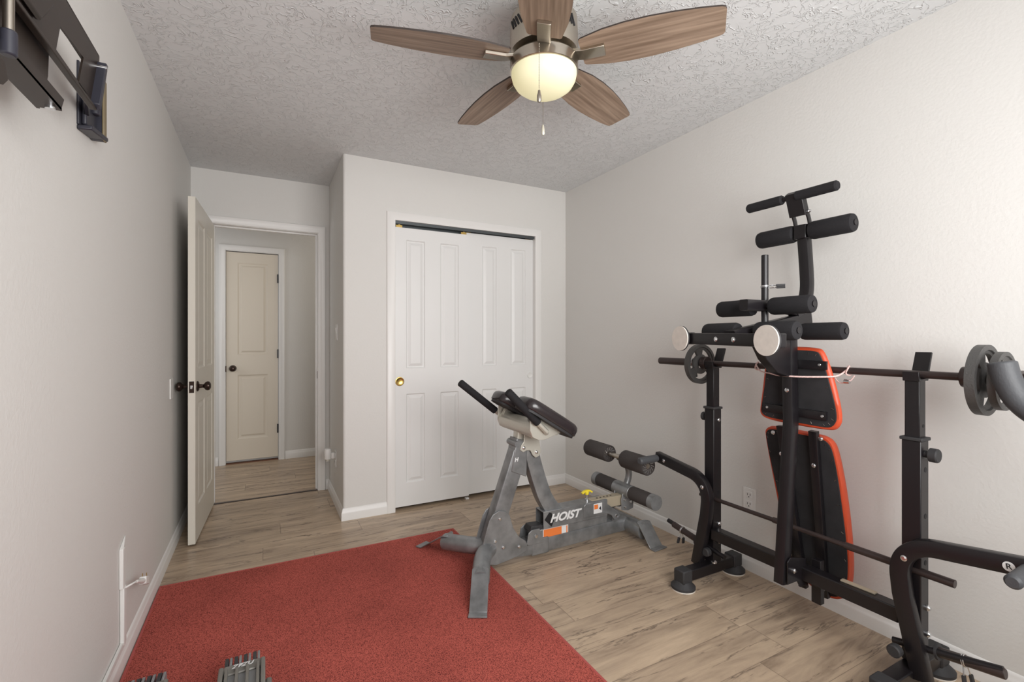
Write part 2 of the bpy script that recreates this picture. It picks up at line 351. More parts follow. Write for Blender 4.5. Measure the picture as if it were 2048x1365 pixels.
baseb('baseboard_entry', (EX1+0.062, YE), (XJ, YE), (0, -1), 0, 1)
baseb('baseboard_hall_left', (HX0, YH1), (-0.387, YH1), (0, -1))
baseb('baseboard_hall_right', (0.190, YH1), (HX1, YH1), (0, -1))
# casings
CP = [(0.004, 0), (0.004, 0.010), (0.010, 0.013), (0.022, 0.012), (0.030, 0.016), (0.046, 0.018), (0.054, 0.017), (0.058, 0.012), (0.058, 0)]
def casing(name, x0, x1, zt, y, s, wd=1.0, prof=CP):
    mb = MB(); rings = []
    for cx, cz in ((0, 0), (0, 1), (1, 1), (1, 0)):
        rings.append([V((x1+a*wd) if cx else (x0-a*wd), y+s*t, (zt+a*wd) if cz else 0) for a, t in prof])
    mb.loft(rings); return struct(mb.build(name, 'trim', org=(0, 0, 0)))
def lining(name, x0, x1, zt, y0, y1, t=0.02, stop=None):
    mb = MB().box(x0-t, x0, y0, y1, 0, zt+t).box(x1, x1+t, y0, y1, 0, zt+t).box(x0, x1, y0, y1, zt, zt+t)
    if stop:
        a, b = stop
        mb.box(x0, x0+0.011, a, b, 0, zt).box(x1-0.011, x1, a, b, 0, zt).box(x0+0.011, x1-0.011, a, b, zt-0.011, zt)
    return struct(mb.build(name, 'trim', org=(0, 0, 0), bevel=0.0015))
casing('trim_1', EX0, EX1, EH, YE, -1)
lining('trim_2', EX0, EX1, EH, YE-0.002, YH0+0.002, stop=(YE+0.045, YE+0.080))
casing('trim_3', EX0, EX1, EH, YH0, 1)
casing('trim_4', CX0, CX1, CH, YC, -1, prof=[(0, 0), (0, 0.013), (0.006, 0.0155), (0.050, 0.0155), (0.057, 0.012), (0.057, 0)])
lining('trim_5', CX0, CX1, CH, YC, YC+0.10)
casing('trim_6', -0.325, 0.128, 2.065, YH1, -1)
lining('trim_7', -0.325, 0.128, 2.065, YH1, YH1+0.06)
# floor transition strip in the doorway, threshold under the hall door
struct(MB().prism([(EX0, YE-0.006, 0), (EX0, YE-0.002, 0.0035), (EX0, YE+0.020, 0.0035), (EX0, YE+0.024, 0)], (EX1-EX0, 0, 0)).build('trim_8', 'blackm', org=(0, 0, 0), smooth=False))
struct(MB().box(-0.325, 0.128, YH1-0.004, YH1+0.058, 0, 0.006).build('trim_9', 'red_wood', org=(0, 0, 0), smooth=False))
# strike plate on the latch-side jamb
# ------------------------------------------------------------------ doors
def slab(w, h, t, panels, rings=((0, 0), (0.009, 0.006), (0.020, 0.007), (0.040, 0.0015))):
    """panel door in local coordinates: x 0..w, y 0..t, z 0..h, moulded on both faces"""
    mb = MB(); xs = sorted({0, w, *[p[0] for p in panels], *[p[1] for p in panels]}); zs = sorted({0, h, *[p[2] for p in panels], *[p[3] for p in panels]})
    for y, s in ((0, 1), (t, -1)):
        for i in range(len(xs)-1):
            for j in range(len(zs)-1):
                cx, cz = (xs[i]+xs[i+1])/2, (zs[j]+zs[j+1])/2
                if any(p[0] < cx < p[1] and p[2] < cz < p[3] for p in panels): continue
                mb.add([(xs[i], y, zs[j]), (xs[i+1], y, zs[j]), (xs[i+1], y, zs[j+1]), (xs[i], y, zs[j+1])], [(0, 1, 2, 3)])
        for p in panels:
            rs = [[(p[0]+a, y+s*d, p[2]+a), (p[1]-a, y+s*d, p[2]+a), (p[1]-a, y+s*d, p[3]-a), (p[0]+a, y+s*d, p[3]-a)] for a, d in rings]
            mb.loft(rs, caps=False); mb.add(rs[-1], [(0, 1, 2, 3)])
    mb.add([(0, 0, 0), (w, 0, 0), (w, t, 0), (0, t, 0), (0, 0, h), (w, 0, h), (w, t, h), (0, t, h)], [(0, 1, 2, 3), (4, 5, 6, 7), (0, 3, 7, 4), (1, 2, 6, 5)])
    return mb
def knob_mb(mb, o, d):
    mb.lathe([(0.0, 0), (0.031, 0), (0.031, 0.004), (0.026, 0.009), (0.012, 0.012), (0.010, 0.030), (0.015, 0.036), (0.025, 0.044), (0.028, 0.054), (0.025, 0.063), (0.014, 0.069), (0.0, 0.070)], o, d, 28)
    return mb
# open entry door
ang = math.atan2(0.034, 0.78)
HN = V(-0.322, YE-0.004, 0.012)
hinge_dir = V(-math.sin(ang), -math.cos(ang), 0)              # hinge -> free edge
thick_dir = V(-math.cos(ang), math.sin(ang), 0)               # visible face -> wall
LW, LT, LH = 0.762, 0.036, 2.032
pan = [(0.10, 0.338, 1.02, 1.92), (0.424, 0.662, 1.02, 1.92), (0.10, 0.338, 0.20, 0.82), (0.424, 0.662, 0.20, 0.82)]
mb = slab(LW, LH, LT, pan)
def leaf(p): return HN+hinge_dir*p.x+thick_dir*p.y+V(0, 0, p.z)
mb.v = [leaf(p) for p in mb.v]
d1 = struct(mb.build('door_1', 'entry', org=HN, angle=15))
for y, s in ((0, -1), (LT, 1)):
    knob_mb(MB(), leaf(V(LW-0.062, y, 0.918)), thick_dir*s).build('door_knob', 'bronze', d1)
mb = MB(); a = LW
for (y0, y1, z0, z1, e) in ((0.006, 0.030, 0.885, 0.952, 0.0015),):
    q = [leaf(V(a, y0, z0)), leaf(V(a, y1, z0)), leaf(V(a, y1, z1)), leaf(V(a, y0, z1))]
    mb.prism(q, hinge_dir*e)
mb.build('latch_plate', 'bronze', d1)
q = [leaf(V(a+0.0015, 0.012, 0.908)), leaf(V(a+0.0015, 0.024, 0.908)), leaf(V(a+0.0015, 0.024, 0.930)), leaf(V(a+0.0015, 0.012, 0.930))]
MB().prism(q, hinge_dir*0.009).build('latch', 'chrome', d1, bevel=0.002)
for z in (0.20, 1.03, 1.83):
    MB().tube([leaf(V(-0.002, LT+0.003, z)), leaf(V(-0.002, LT+0.003, z+0.09))], 0.006, 12).build('hinge', 'bronze', d1)
struct(MB().box(EX1-0.0015, EX1+0.0005, YE+0.008, YE+0.034, 0.895, 0.955).build('trim_10', 'bronze', smooth=False))
# hall door, closed
hp = [(0.095, 0.358, 1.025, 1.925), (0.095, 0.358, 0.205, 0.83)]
mb = slab(0.447, 2.025, 0.035, hp, ((0, 0), (0.012, 0.006), (0.024, 0.007), (0.040, 0.0015)))
HO = V(-0.322, YH1+0.008, 0.032)
mb.v = [HO+p for p in mb.v]
d2 = struct(mb.build('door_2', 'hall_door', org=HO, angle=15))
knob_mb(MB(), HO+V(0.055, 0, 0.895), (0, -1, 0)).build('door_knob', 'bronze', d2)
for z in (0.27, 1.02, 1.775):
    MB().box(0.116, 0.130, YH1-0.006, YH1+0.008, z, z+0.088).build('hinge', 'black', d2, bevel=0.002)
MB().box(-0.329, -0.320, YH1-0.002, YH1+0.008, 0.895, 0.952).build('latch_plate', 'bronze', d2)
# closet sliding doors
def closet_door(name, x0, x1, y, z0, z1, pn):
    mb = slab(x1-x0, z1-z0, 0.026, [(a-x0, b-x0, c-z0, d-z0) for a, b, c, d in pn], ((0, 0), (0.007, 0.008), (0.014, 0.0085), (0.034, 0.001)))
    o = V(x0, y, z0); mb.v = [o+p for p in mb.v]
    return struct(mb.build(name, 'door', org=o, angle=12))
c1 = closet_door('door_3', 0.816, 1.372, YC+0.003, 0.026, 2.000, [(0.893, 1.030, 1.003, 1.915), (1.147, 1.290, 1.003, 1.915), (0.893, 1.030, 0.190, 0.822), (1.147, 1.290, 0.190, 0.822)])
c2 = closet_door('door_4', 1.345, 1.9475, YC+0.030, 0.026, 2.022, [(1.495, 1.618, 1.003, 1.930), (1.745, 1.880, 1.003, 1.930), (1.495, 1.618, 0.190, 0.822), (1.745, 1.880, 0.190, 0.822)])
cup = [(0.0, 0.002), (0.016, 0.002), (0.022, 0.004), (0.027, 0.006), (0.031, 0.005), (0.032, 0.0)]
MB().lathe([(0.032, 0)]+cup[::-1][1:], (0.846, YC+0.0035, 0.912), (0, -1, 0), 32).build('finger_pull', 'brass', c1)['label'] = 'round brass finger pull'
MB().lathe([(0.026, 0)]+[(r*0.8, h) for r, h in cup[::-1][1:]], (1.918, YC+0.0305, 0.918), (0, -1, 0), 28).build('finger_pull', 'white', c2)['label'] = 'round white finger pull'
for dd, xx, yy, zz in ((c1, (0.845, 1.335), YC+0.016, 2.000), (c2, (1.385, 1.905), YC+0.043, 2.022)):
    for x in xx:
        MB().box(x-0.022, x+0.022, yy-0.002, yy+0.001, zz-0.002, zz+0.018).tube([(x, yy-0.005, zz+0.014), (x, yy+0.004, zz+0.014)], 0.009, 14).build('hanger', 'brass', dd)
t = MB().box(CX0, CX1, YC+0.003, YC+0.076, CH-0.006, CH).box(CX0, CX1, YC+0.003, YC+0.005, CH-0.020, CH-0.006).box(CX0, CX1, YC+0.028, YC+0.030, CH-0.018, CH-0.006).box(CX0, CX1, YC+0.074, YC+0.076, CH-0.030, CH-0.006)
struct(t.build('trim_11', 'dark_gap', smooth=False))
struct(MB().box(1.345, 1.372, YC-0.004, YC+0.029, 0, 0.012).build('trim_12', 'white', bevel=0.002))

# ------------------------------------------------------------------ wall fittings
def wall_thing(name, label, cat, loc): return thing(name, label, cat, loc)
# light switch on the closet side wall
t = thing('light_switch', 'white light switch on the closet side wall beside the doorway', 'light switch', (XJ, 3.60, 1.26))
MB().box(XJ-0.006, XJ, 3.565, 3.637, 1.203, 1.318).build('cover_plate', 'white', t, bevel=0.002)
MB().prism([(XJ-0.006, 3.585, 1.228), (XJ-0.006, 3.585, 1.293), (XJ-0.012, 3.585, 1.293), (XJ-0.007, 3.585, 1.228)], (0, 0.032, 0)).build('rocker', 'white', t)
def outlet(name, label, o, x, y, group=None, both=True):
    t = thing(name, label, 'outlet', o); o = V(*o); x = V(*x); z = V(0, 0, 1); n = V(*y)
    mt = frame_mtx(o, x, z)
    def bx(a, b, c, d, h0, h1): return [o+x*a+z*c+n*h0, o+x*b+z*c+n*h0, o+x*b+z*d+n*h0, o+x*a+z*d+n*h0], n*(h1-h0)
    MB().prism(*bx(-0.036, 0.036, -0.058, 0.058, 0, 0.006)).build('cover_plate', 'white', t, bevel=0.002)
    for zc in (0.024, -0.024):
        r = MB().prism(*bx(-0.017, 0.017, zc-0.017, zc+0.017, 0.006, 0.009)).build('receptacle', 'white', t, bevel=0.002)
        MB().prism(*bx(-0.009, -0.006, zc-0.003, zc+0.008, 0.009, 0.0094)).prism(*bx(0.006, 0.009, zc-0.003, zc+0.008, 0.009, 0.0094)).prism(*bx(-0.003, 0.003, zc-0.012, zc-0.007, 0.009, 0.0094)).build('slots', 'ink', r, smooth=False)
    return t
outlet('wall_outlet', 'white duplex outlet on the right wall behind the weight rack', (XR, 1.598, 0.372), (0, 1, 0), (-1, 0, 0))
outlet('wall_outlet', 'white duplex outlet low on the closet side wall beside the doorway', (XJ, 3.66, 0.335), (0, 1, 0), (-1, 0, 0))
# plug-in freshener
t = thing('plug_in_freshener', 'white plug-in air freshener in the outlet beside the doorway', 'air freshener', (XJ-0.009, 3.66, 0.36))
MB().box(XJ-0.034, XJ-0.0095, 3.642, 3.678, 0.338, 0.382).build('plug', 'white', t, bevel=0.004)
MB().lathe([(0, 0), (0.020, 0), (0.024, 0.006), (0.025, 0.06), (0.021, 0.076), (0.0, 0.080)], (XJ-0.056, 3.66, 0.335), (0, 0, 1), 24).build('body', 'white', t)
MB().lathe([(0, 0), (0.014, 0.002), (0.014, 0.016), (0, 0.016)], (XJ-0.056, 3.66, 0.319), (0, 0, 1), 20).build('bottle', 'champ', t)
# blank plate behind the open door's knob
t = MB().box(XL, XL+0.007, 3.20, 3.275, 0.875, 0.988).build('wall_plate', 'white', bevel=0.002)
tag(t, 'white wall plate on the left wall behind the knob of the open door', 'wall plate')
# cable raceway on left wall
t = thing('cable_raceway', 'white cable raceway running down the left wall and along the baseboard', 'cable cover', (XL, 2.20, 0.09))
MB().box(XL+0.0006, XL+0.013, 2.170, 2.200, 0.300, 0.445).prism([(XL+0.0006, 2.170, 0.445), (XL+0.013, 2.170, 0.445), (XL+0.004, 2.245, 0.472), (XL+0.0006, 2.245, 0.472)], (0, 0.008, -0.012)).build('upper_channel', 'white', t, bevel=0.002)
MB().box(XL+0.0006, XL+0.014, 2.178, 2.212, 0.090, 0.300).build('vertical_channel', 'white', t, bevel=0.003)
MB().box(XL+0.0006, XL+0.0126, YB+0.02, 2.210, 0.081, 0.103).build('horizontal_channel', 'white', t, bevel=0.003)
t = thing('power_plug', 'white power plug hanging loose from the wall raceway', 'plug', (XL+0.02, 2.28, 0.28))
MB().tube(smooth_path([(XL+0.010, 2.200, 0.292), (XL+0.030, 2.205, 0.300), (XL+0.040, 2.245, 0.292)]), 0.0035, 10).build('cord', 'white', t)
MB().tube([(XL+0.038, 2.235, 0.294), (XL+0.041, 2.290, 0.270), (XL+0.042, 2.320, 0.257)], [0.005, 0.009, 0.011], 12).prism([(XL+0.030, 2.315, 0.245), (XL+0.030, 2.320, 0.274), (XL+0.030, 2.375, 0.252), (XL+0.030, 2.370, 0.218)], (0.024, 0, 0)).build('plug_body', 'white', t, bevel=0.004)
MB().box(XL+0.034, XL+0.036, 2.352, 2.358, 0.250, 0.272).build('prong', 'brass', t)
MB().box(XL+0.047, XL+0.049, 2.352, 2.358, 0.250, 0.272).build('prong', 'brass', t)
# hole specks in the wall above the entry are left to the paint
# ------------------------------------------------------------------ red carpet mat
mb = MB().box(-0.447, 1.064, 0.25, 2.822, 0, 0.007)
r = tag(mb.build('rug', 'rug', org=(0, 0, 0), bevel=0.003), 'flat red carpet mat lying on the laminate floor', 'rug')
MB().box(1.056, 1.066, 0.25, 2.824, 0, 0.0082).box(-0.449, -0.439, 0.25, 2.824, 0, 0.0082).box(-0.439, 1.056, 2.814, 2.824, 0, 0.0082).build('edge_binding', 'binding', r, bevel=0.002)

# ------------------------------------------------------------------ ceiling fan
FX, FY, FZ = 0.912, 1.478, 2.238
fan = thing('ceiling_fan', 'flush ceiling fan with five wooden blades and a lit bowl light', 'ceiling fan', (FX, FY, ZC))
MB().lathe([(0, 0), (0.082, 0), (0.086, -0.03), (0.096, -0.050), (0.122, -0.070), (0.126, -0.165), (0.122, -0.190), (0.085, -0.195), (0.0, -0.195)], (FX, FY, ZC), n=48).build('motor_housing', 'nickel', fan)
for k in range(22):
    pass
for q in range(4):
    mb = MB()
    for k in range(5):
        a = math.radians(175+90*q+k*7)
        mb.cbox((FX+0.125*math.cos(a), FY+0.125*math.sin(a), ZC-0.115), (0.004, 0.007, 0.040), Matrix.Rotation(a, 4, 'Z') @ Matrix.Rotation(0.5, 4, 'X'))
    v_ = mb.build('vent_slots', 'ink', fan)
MB().lathe([(0, 0), (0.070, 0), (0.075, -0.016), (0.118, -0.022), (0.1255, -0.030), (0.1255, -0.067), (0.120, -0.070), (0.0, -0.072)], (FX, FY, 2.190+0.070), n=56).build('light_fitter', 'nickel', fan)
MB().lathe([(0.116, 0.004), (0.120, 0), (0.120, -0.010), (0.116, -0.028), (0.105, -0.047), (0.084, -0.063), (0.055, -0.074), (0.025, -0.079), (0.0, -0.080)], (FX, FY, 2.190), n=56).build('light_bowl', 'bowl', fan)
R0, R1 = 0.140, 0.612
def blade_outline():
    out = []
    up = [(R0, 0.054), (R0+0.006, 0.060), (0.225, 0.078), (0.30, 0.085), (0.38, 0.085), (0.46, 0.079), (0.54, 0.069), (R1-0.014, 0.058), (R1-0.004, 0.053), (R1, 0.044)]
    return [(x, y) for x, y in up] + [(x, -y) for x, y in reversed(up)]
OL = blade_outline()
for k in range(5):
    th = math.radians(167.0-72*k)
    Rm = Matrix.Rotation(th, 4, 'Z') @ Matrix.Rotation(math.radians(-11), 4, 'X')
    mb = MB().prism([(x, y, -0.003) for x, y in OL], (0, 0, 0.006))
    b = mb.build('blade', ['blade', 'blade_edge'], org=(0, 0, 0), smooth=False)
    for p in b.data.polygons: p.material_index = 0 if abs(p.normal.z) > 0.9 else 1
    b.parent = fan; b.matrix_basis = Matrix.Translation((0, 0, FZ-ZC)) @ Rm
    ir = MB().rect([(0.085, 0, -0.004), (0.115, 0, -0.004), (0.150, 0, -0.010), (0.224, 0, -0.010)], 0.012, 0.046, (0, 0, 1))
    i = ir.build('blade_iron', 'nickel', org=(0, 0, 0), bevel=0.003); i.parent = b
def chain(x, y, z0, z1, nm):
    n = int((z0-z1)/0.0055); mb = MB()
    mb.tube([(x, y, z0), (x, y, z1)], 0.0008, 6)
    for q in range(n): mb.lathe([(0, -0.002), (0.0019, 0), (0, 0.002)], (x, y, z0-q*0.0055), n=6)
    c = mb.build('pull_chain', 'steel', fan)
    MB().lathe([(0, 0), (0.004, -0.002), (0.005, -0.010), (0.0075, -0.020), (0.008, -0.036), (0.005, -0.042), (0, -0.043)], (x, y, z1), n=16).build('fob', nm, c)
chain(FX-0.1375*0.42-0.028, FY-0.1375*0.86+0.010, 2.215, 2.057, 'steel')
chain(FX+0.1375*0.46+0.004, FY+0.1375*0.88-0.005, 2.200, 2.062, 'champ')

# ------------------------------------------------------------------ TV wall mount (upper left)
tv = thing('tv_wall_mount', 'dark articulated steel TV mount high on the left wall', 'TV mount', (XL, 1.80, 1.90))
MB().box(XL, XL+0.006, 1.735, 1.855, 1.815, 1.995).box(XL, XL+0.032, 1.845, 1.865, 1.815, 2.000).build('wall_plate', 'navy', tv, bevel=0.002)
MB().prism([(XL, 1.735, 1.800), (XL+0.034, 1.740, 1.806), (XL+0.040, 1.868, 1.818), (XL, 1.868, 1.818)], (0, 0, 0.014)).box(XL+0.006, XL+0.018, 1.75, 1.845, 1.822, 1.90).build('end_cover', 'navy', tv, bevel=0.004)
MB().box(XL+0.030, XL+0.036, 1.842, 1.868, 1.815, 2.000).build('edge_strip', 'olive', tv, bevel=0.002)
X0 = -0.38
arm = MB()
def yz(pts, x): return [(x, y, z) for y, z in pts]
# upper plate with window: frame pieces
for poly in ([(0.80, 1.865), (1.309, 1.864), (1.452, 1.874), (1.565, 1.870), (1.572, 1.940), (0.80, 1.943)],
             [(0.80, 1.780), (1.506, 1.780), (1.470, 1.800), (1.286, 1.803), (0.80, 1.803)],
             [(0.80, 1.803), (1.286, 1.803), (1.309, 1.864), (0.80, 1.865)],
             [(1.452, 1.874), (1.419, 1.799), (1.506, 1.780), (1.565, 1.870)]):
    arm.prism(yz(poly, X0), (0.004, 0, 0))
arm.build('arm_plate', 'brownm', tv, smooth=False)
MB().box(X0-0.022, X0+0.004, 0.80, 1.572, 1.938, 1.943).box(X0-0.022, X0-0.019, 0.80, 1.572, 1.905, 1.940).build('upper_flange', 'brownm', tv, bevel=0.001)
MB().box(X0, X0+0.014, 0.80, 1.510, 1.776, 1.784).build('lower_flange', 'brownm', tv, bevel=0.002)
MB().prism([(X0, 1.512, 1.778), (X0, 1.500, 1.790), (X0, 1.556, 1.920), (X0, 1.572, 1.920)], (0.022, 0, 0)).build('end_post', 'navy', tv, bevel=0.002)
MB().prism([(X0-0.004, 1.50, 1.850), (X0-0.010, 1.50, 1.850), (XL+0.010, 1.76, 1.850), (XL+0.022, 1.76, 1.850)], (0, 0, 0.030)).build('pivot_arm', 'navy', tv, bevel=0.002)
MB().tube([(XL+0.022, 1.81, 1.875), (XL+0.022, 1.81, 1.905)], 0.012, 20).build('knob', 'navy', tv, bevel=0.003)
MB().prism([(-0.360, 0.80, 1.665), (-0.360, 1.235, 1.662), (-0.360, 1.252, 1.690), (-0.360, 0.80, 1.690)], (0.006, 0, 0)).box(-0.392, -0.354, 0.80, 1.240, 1.662, 1.668).box(-0.395, -0.390, 0.80, 1.252, 1.664, 1.735).build('lower_arm', 'brownm', tv, smooth=False)
MB().prism(yz([(0.80, 1.690), (1.262, 1.690), (1.285, 1.745), (1.290, 1.800), (0.80, 1.800)], -0.392), (0.004, 0, 0)).build('back_plate', 'brownm', tv, smooth=False)
MB().tube([(-0.366, 1.222, 1.656), (-0.366, 1.222, 1.664)], 0.008, 14).build('bolt', 'chrome', tv)
MB().tube([(X0, 1.553, 1.905), (X0+0.024, 1.553, 1.905)], 0.005, 12).build('bolt', 'chrome', tv)
MB().tube([(-0.345, 0.994, 1.67), (-0.345, 0.994, 1.95)], 0.0068, 20).build('tilt_rod', 'steel', tv)
MB().tube([(-0.345, 0.994, 1.643), (-0.345, 0.994, 1.682)], 0.0102, 20).build('rod_collar', 'navy', tv, bevel=0.003)
MB().prism([(-0.35, 0.86, 1.640), (-0.35, 0.985, 1.628), (-0.35, 0.995, 1.606), (-0.35, 0.980, 1.592), (-0.35, 0.86, 1.606)], (0.004, 0, 0)).build('bracket_tab', 'brownm', tv, smooth=False)
MB().prism(yz([(0.80, 1.80), (1.18, 1.80), (1.24, 1.865), (1.24, 1.930), (0.80, 1.930)], -0.376), (0.012, 0, 0)).build('hinge_block', 'brownm', tv, bevel=0.006)

# ------------------------------------------------------------------ back extension bench
bx = thing('back_extension_bench', 'grey steel back extension bench with black thigh pads and yellow pin', 'exercise bench', (1.5, 2.27, 0))
YM = 2.27
def side(pts, y0=YM-0.04, y1=YM+0.04): return [(x, y0, z) for x, z in pts], (0, y1-y0, 0)
# main rail, rising at the front
MB().rect(smooth_path([(1.06, YM, 0.150), (1.14, YM, 0.075), (1.30, YM, 0.062), (1.42, YM, 0.062), (1.99, YM, 0.072)], it=2), 0.080, 0.072, (0, 0, 1)).build('base_rail', 'grey', bx)
MB().cbox((1.355, YM, 0.062), (0.11, 0.080, 0.088)).build('rail_sleeve', 'grey', bx, bevel=0.006)
# rear cross tube and feet
MB().tube([(2.0, 2.106, 0.068), (2.0, 2.434, 0.068)], 0.048, 28).build('rear_cross_tube', 'grey', bx)
def foot(base, tip, wd, fl=0.0):
    """bent plate: arched top over the tube end, long face sloping to a toe flat on the floor"""
    base = V(*base); tip = V(*tip); dr = (tip-base); dr.z = 0; dr.normalize(); sd = dr.cross(V(0, 0, 1)); t = 0.007
    L = (V(tip.x, tip.y, 0)-V(base.x, base.y, 0)).length
    pts = []
    for i in range(9):                         # rounded upper end
        a = PI*i/8; pts.append((-0.035*math.sin(a), wd/2*math.cos(a)))
    out = [(-0.035*math.sin(PI*i/8), wd/2*math.cos(PI*i/8)) for i in range(9)]
    def P(l, s_, k=0): 
        q = max(0, min(1, l/(L-0.035))); z = base.z*(1-q)+(0.009+fl)*q
        if l > L-0.035: z = 0.009+fl
        if l < 0: z = base.z
        return V(base.x, base.y, 0)+dr*l+sd*s_+V(0, 0, z-k)
    ring = [P(l, s_) for l, s_ in out]+[P(L-0.035, -wd/2), P(L, -wd/2-0.001)]+[P(L, wd/2+0.001), P(L-0.035, wd/2)]
    n = len(out)
    top1 = out; mb = MB()
    A = [P(l, s_) for l, s_ in out]; B = [v-V(0, 0, t) for v in A]
    l1 = [P(L-0.035, wd/2), P(L-0.035, -wd/2)]; l2 = [P(L, wd/2+0.002), P(L, -wd/2-0.002)]
    vs = A+[l1[1], l1[0]]; m_ = len(vs)
    mb.add(vs+[v-V(0, 0, t) for v in vs], [tuple(range(m_)), tuple(range(2*m_-1, m_-1, -1))]+[(i, (i+1) % m_, m_+(i+1) % m_, m_+i) for i in range(m_)])
    mb.prism([l1[0], l1[1], l2[1], l2[0]], (0, 0, -t))
    return mb
foot((2.000, 2.108, 0.121), (2.012, 1.985, 0), 0.100).build('foot', 'grey', bx, bevel=0.002)
foot((2.000, 2.432, 0.121), (2.012, 2.555, 0), 0.100).build('foot', 'grey', bx, bevel=0.002)
# front splayed legs
for s in (-1, 1):
    p = smooth_path([(1.055, YM+s*0.01, 0.105), (0.985, YM+s*0.075, 0.100), (0.902, YM+s*0.240, 0.074)], it=2)
    MB().tube(p, 0.044, 26).build('front_leg', 'grey', bx)
    foot((0.905, YM+s*0.235, 0.122), (0.812, YM+s*0.412, 0), 0.080, 0.007).build('foot', 'grey', bx, bevel=0.002)
# gusset plates
GP = [(0.985, 0.075), (1.010, 0.170), (1.040, 0.262), (1.060, 0.290), (1.095, 0.305), (1.135, 0.295), (1.158, 0.272), (1.180, 0.200), (1.215, 0.145), (1.252, 0.118), (1.272, 0.090), (1.262, 0.060), (1.225, 0.045), (1.150, 0.032), (1.075, 0.022), (1.020, 0.040)]
for yy in (YM-0.046, YM+0.040):
    gp = MB().prism([(x, yy, z) for x, z in GP], (0, 0.006, 0)).build('gusset_plate', 'grey', bx, bevel=0.002)
    if yy < YM:
        for x, z in ((1.100, 0.262), (1.072, 0.150), (1.120, 0.108), (1.215, 0.092)):
            MB().lathe([(0, 0), (0.011, 0.0), (0.010, 0.004), (0.006, 0.0075), (0, 0.008)], (x, yy, z), (0, -1, 0), 18).build('bolt', 'chrome', gp)
MB().rect([(1.045, YM, 0.07), (1.115, YM, 0.28), (1.232, YM, 0.60)], 0.090, 0.074, (1, 0, 0)).build('upright_tube', 'grey', bx)
MB().prism([(1.172, YM-0.041, 0.50), (1.265, YM-0.041, 0.46), (1.270, YM-0.041, 0.655), (1.205, YM-0.041, 0.675)], (0, 0.082, 0)).build('upright_sleeve', 'grey', bx, bevel=0.004)
MB().tube([(1.205, YM-0.05, 0.645), (1.205, YM+0.05, 0.645)], 0.017, 20).build('hinge_tube', 'grey', bx)
MB().rect([(1.235, YM, 0.62), (1.245, YM, 0.71)], 0.050, 0.055, (1, 0, 0)).build('upright_neck', 'champ', bx)
text_mesh('H', 0.030, 0.0006, 'sticker', 'letter_mark', bx, frame_mtx((1.200, YM-0.0418, 0.560), (1, 0, 0.1), (0.25, 0, 1)), bold=0.001, shear=0.3)
# rear strut
MB().rect(smooth_path([(1.300, YM, 0.640), (1.312, YM, 0.56), (1.365, YM, 0.395), (1.405, YM, 0.300), (1.475, YM, 0.215)], it=2), 0.088, 0.062, (1, 0, 0)).build('rear_strut', 'grey', bx)
# pad carrier: head tube, knuckle plates, end plates
MB().lathe([(0, 0), (0.047, 0), (0.047, 0.37), (0, 0.37)], (1.250, 2.085, 0.742), (0, 1, 0), 36).build('head_tube', 'champ', bx, bevel=0.003)
KP = [(1.248, 0.725), (1.330, 0.725), (1.352, 0.590), (1.340, 0.566), (1.318, 0.560), (1.300, 0.575), (1.285, 0.603), (1.262, 0.606), (1.240, 0.598), (1.222, 0.612), (1.228, 0.636), (1.244, 0.655)]
for yy in (YM-0.048, YM+0.042):
    kp = MB().prism([(x, yy, z) for x, z in KP], (0, 0.006, 0)).build('knuckle_plate', 'champ', bx, bevel=0.002)
    if yy < YM:
        for x, z in ((1.295, 0.678), (1.243, 0.622), (1.322, 0.590)):
            MB().lathe([(0, 0), (0.010, 0.0), (0.009, 0.004), (0.005, 0.007), (0, 0.0075)], (x, yy, z), (0, -1, 0), 18).build('bolt', 'chrome', kp)
for yy in (2.079, 2.455):
    MB().prism([(x, yy, z) for x, z in [(1.200, 0.745), (1.215, 0.708), (1.250, 0.690), (1.290, 0.688), (1.385, 0.716), (1.375, 0.735), (1.280, 0.815), (1.235, 0.850), (1.205, 0.820)]], (0, 0.006, 0)).build('end_plate', 'champ', bx, bevel=0.002)
# handles
for yy, dy, s in ((2.060, -0.0, -1), (2.485, 0.0, 1)):
    a = V(1.285 if s < 0 else 1.262, yy, 0.735 if s < 0 else 0.742); b = V(1.062 if s < 0 else 0.978, yy, 0.952 if s < 0 else 0.966); d = (b-a)
    MB().tube([V(a.x+0.012, yy-s*0.02, a.z-0.012), a, a+d*0.55], 0.0135, 18).build('handle_bar', 'champ', bx)
    MB().lathe([(0, 0), (0.020, 0.0), (0.021, 0.004), (0.021, d.length*0.78-0.004), (0.018, d.length*0.78), (0, d.length*0.78)], a+d*0.22, d, 24).build('handle_grip', 'foam', bx)
# thigh pads
def pad(yc, hw, name, x0=1.150, z0=0.862, x1=1.448, z1=0.680):
    dx, dz = x1-x0, z1-z0; L = math.hypot(dx, dz); ux = V(dx/L, 0, dz/L); un = V(-dz/L, 0, dx/L); uy = V(0, 1, 0)
    o = V((x0+x1)/2, yc, (z0+z1)/2); n = 40; a, b = L/2, hw
    def ring(sc, h, bulge=0):
        r = []
        for i in range(n):
            t_ = 2*PI*i/n; c, s_ = math.cos(t_), math.sin(t_)
            e = 0.42; px_ = (abs(c)**e)*(1 if c > 0 else -1); py_ = (abs(s_)**e)*(1 if s_ > 0 else -1)
            r.append(o+ux*(px_*(a-sc))+uy*(py_*(b-sc))+un*(h+bulge))
        return r
    bd = MB().loft([ring(0.006, 0), ring(0.006, 0.012)]).build('pad_board', 'rubber', bx)
    return MB().loft([ring(0.003, 0.012), ring(0.0, 0.016), ring(-0.001, 0.045), ring(0.004, 0.060), ring(0.016, 0.070), ring(0.045, 0.076), ring(0.085, 0.078)]).build(name, 'leather', bx, angle=60)
pad(2.108, 0.093, 'thigh_pad'); pad(2.405, 0.088, 'thigh_pad')
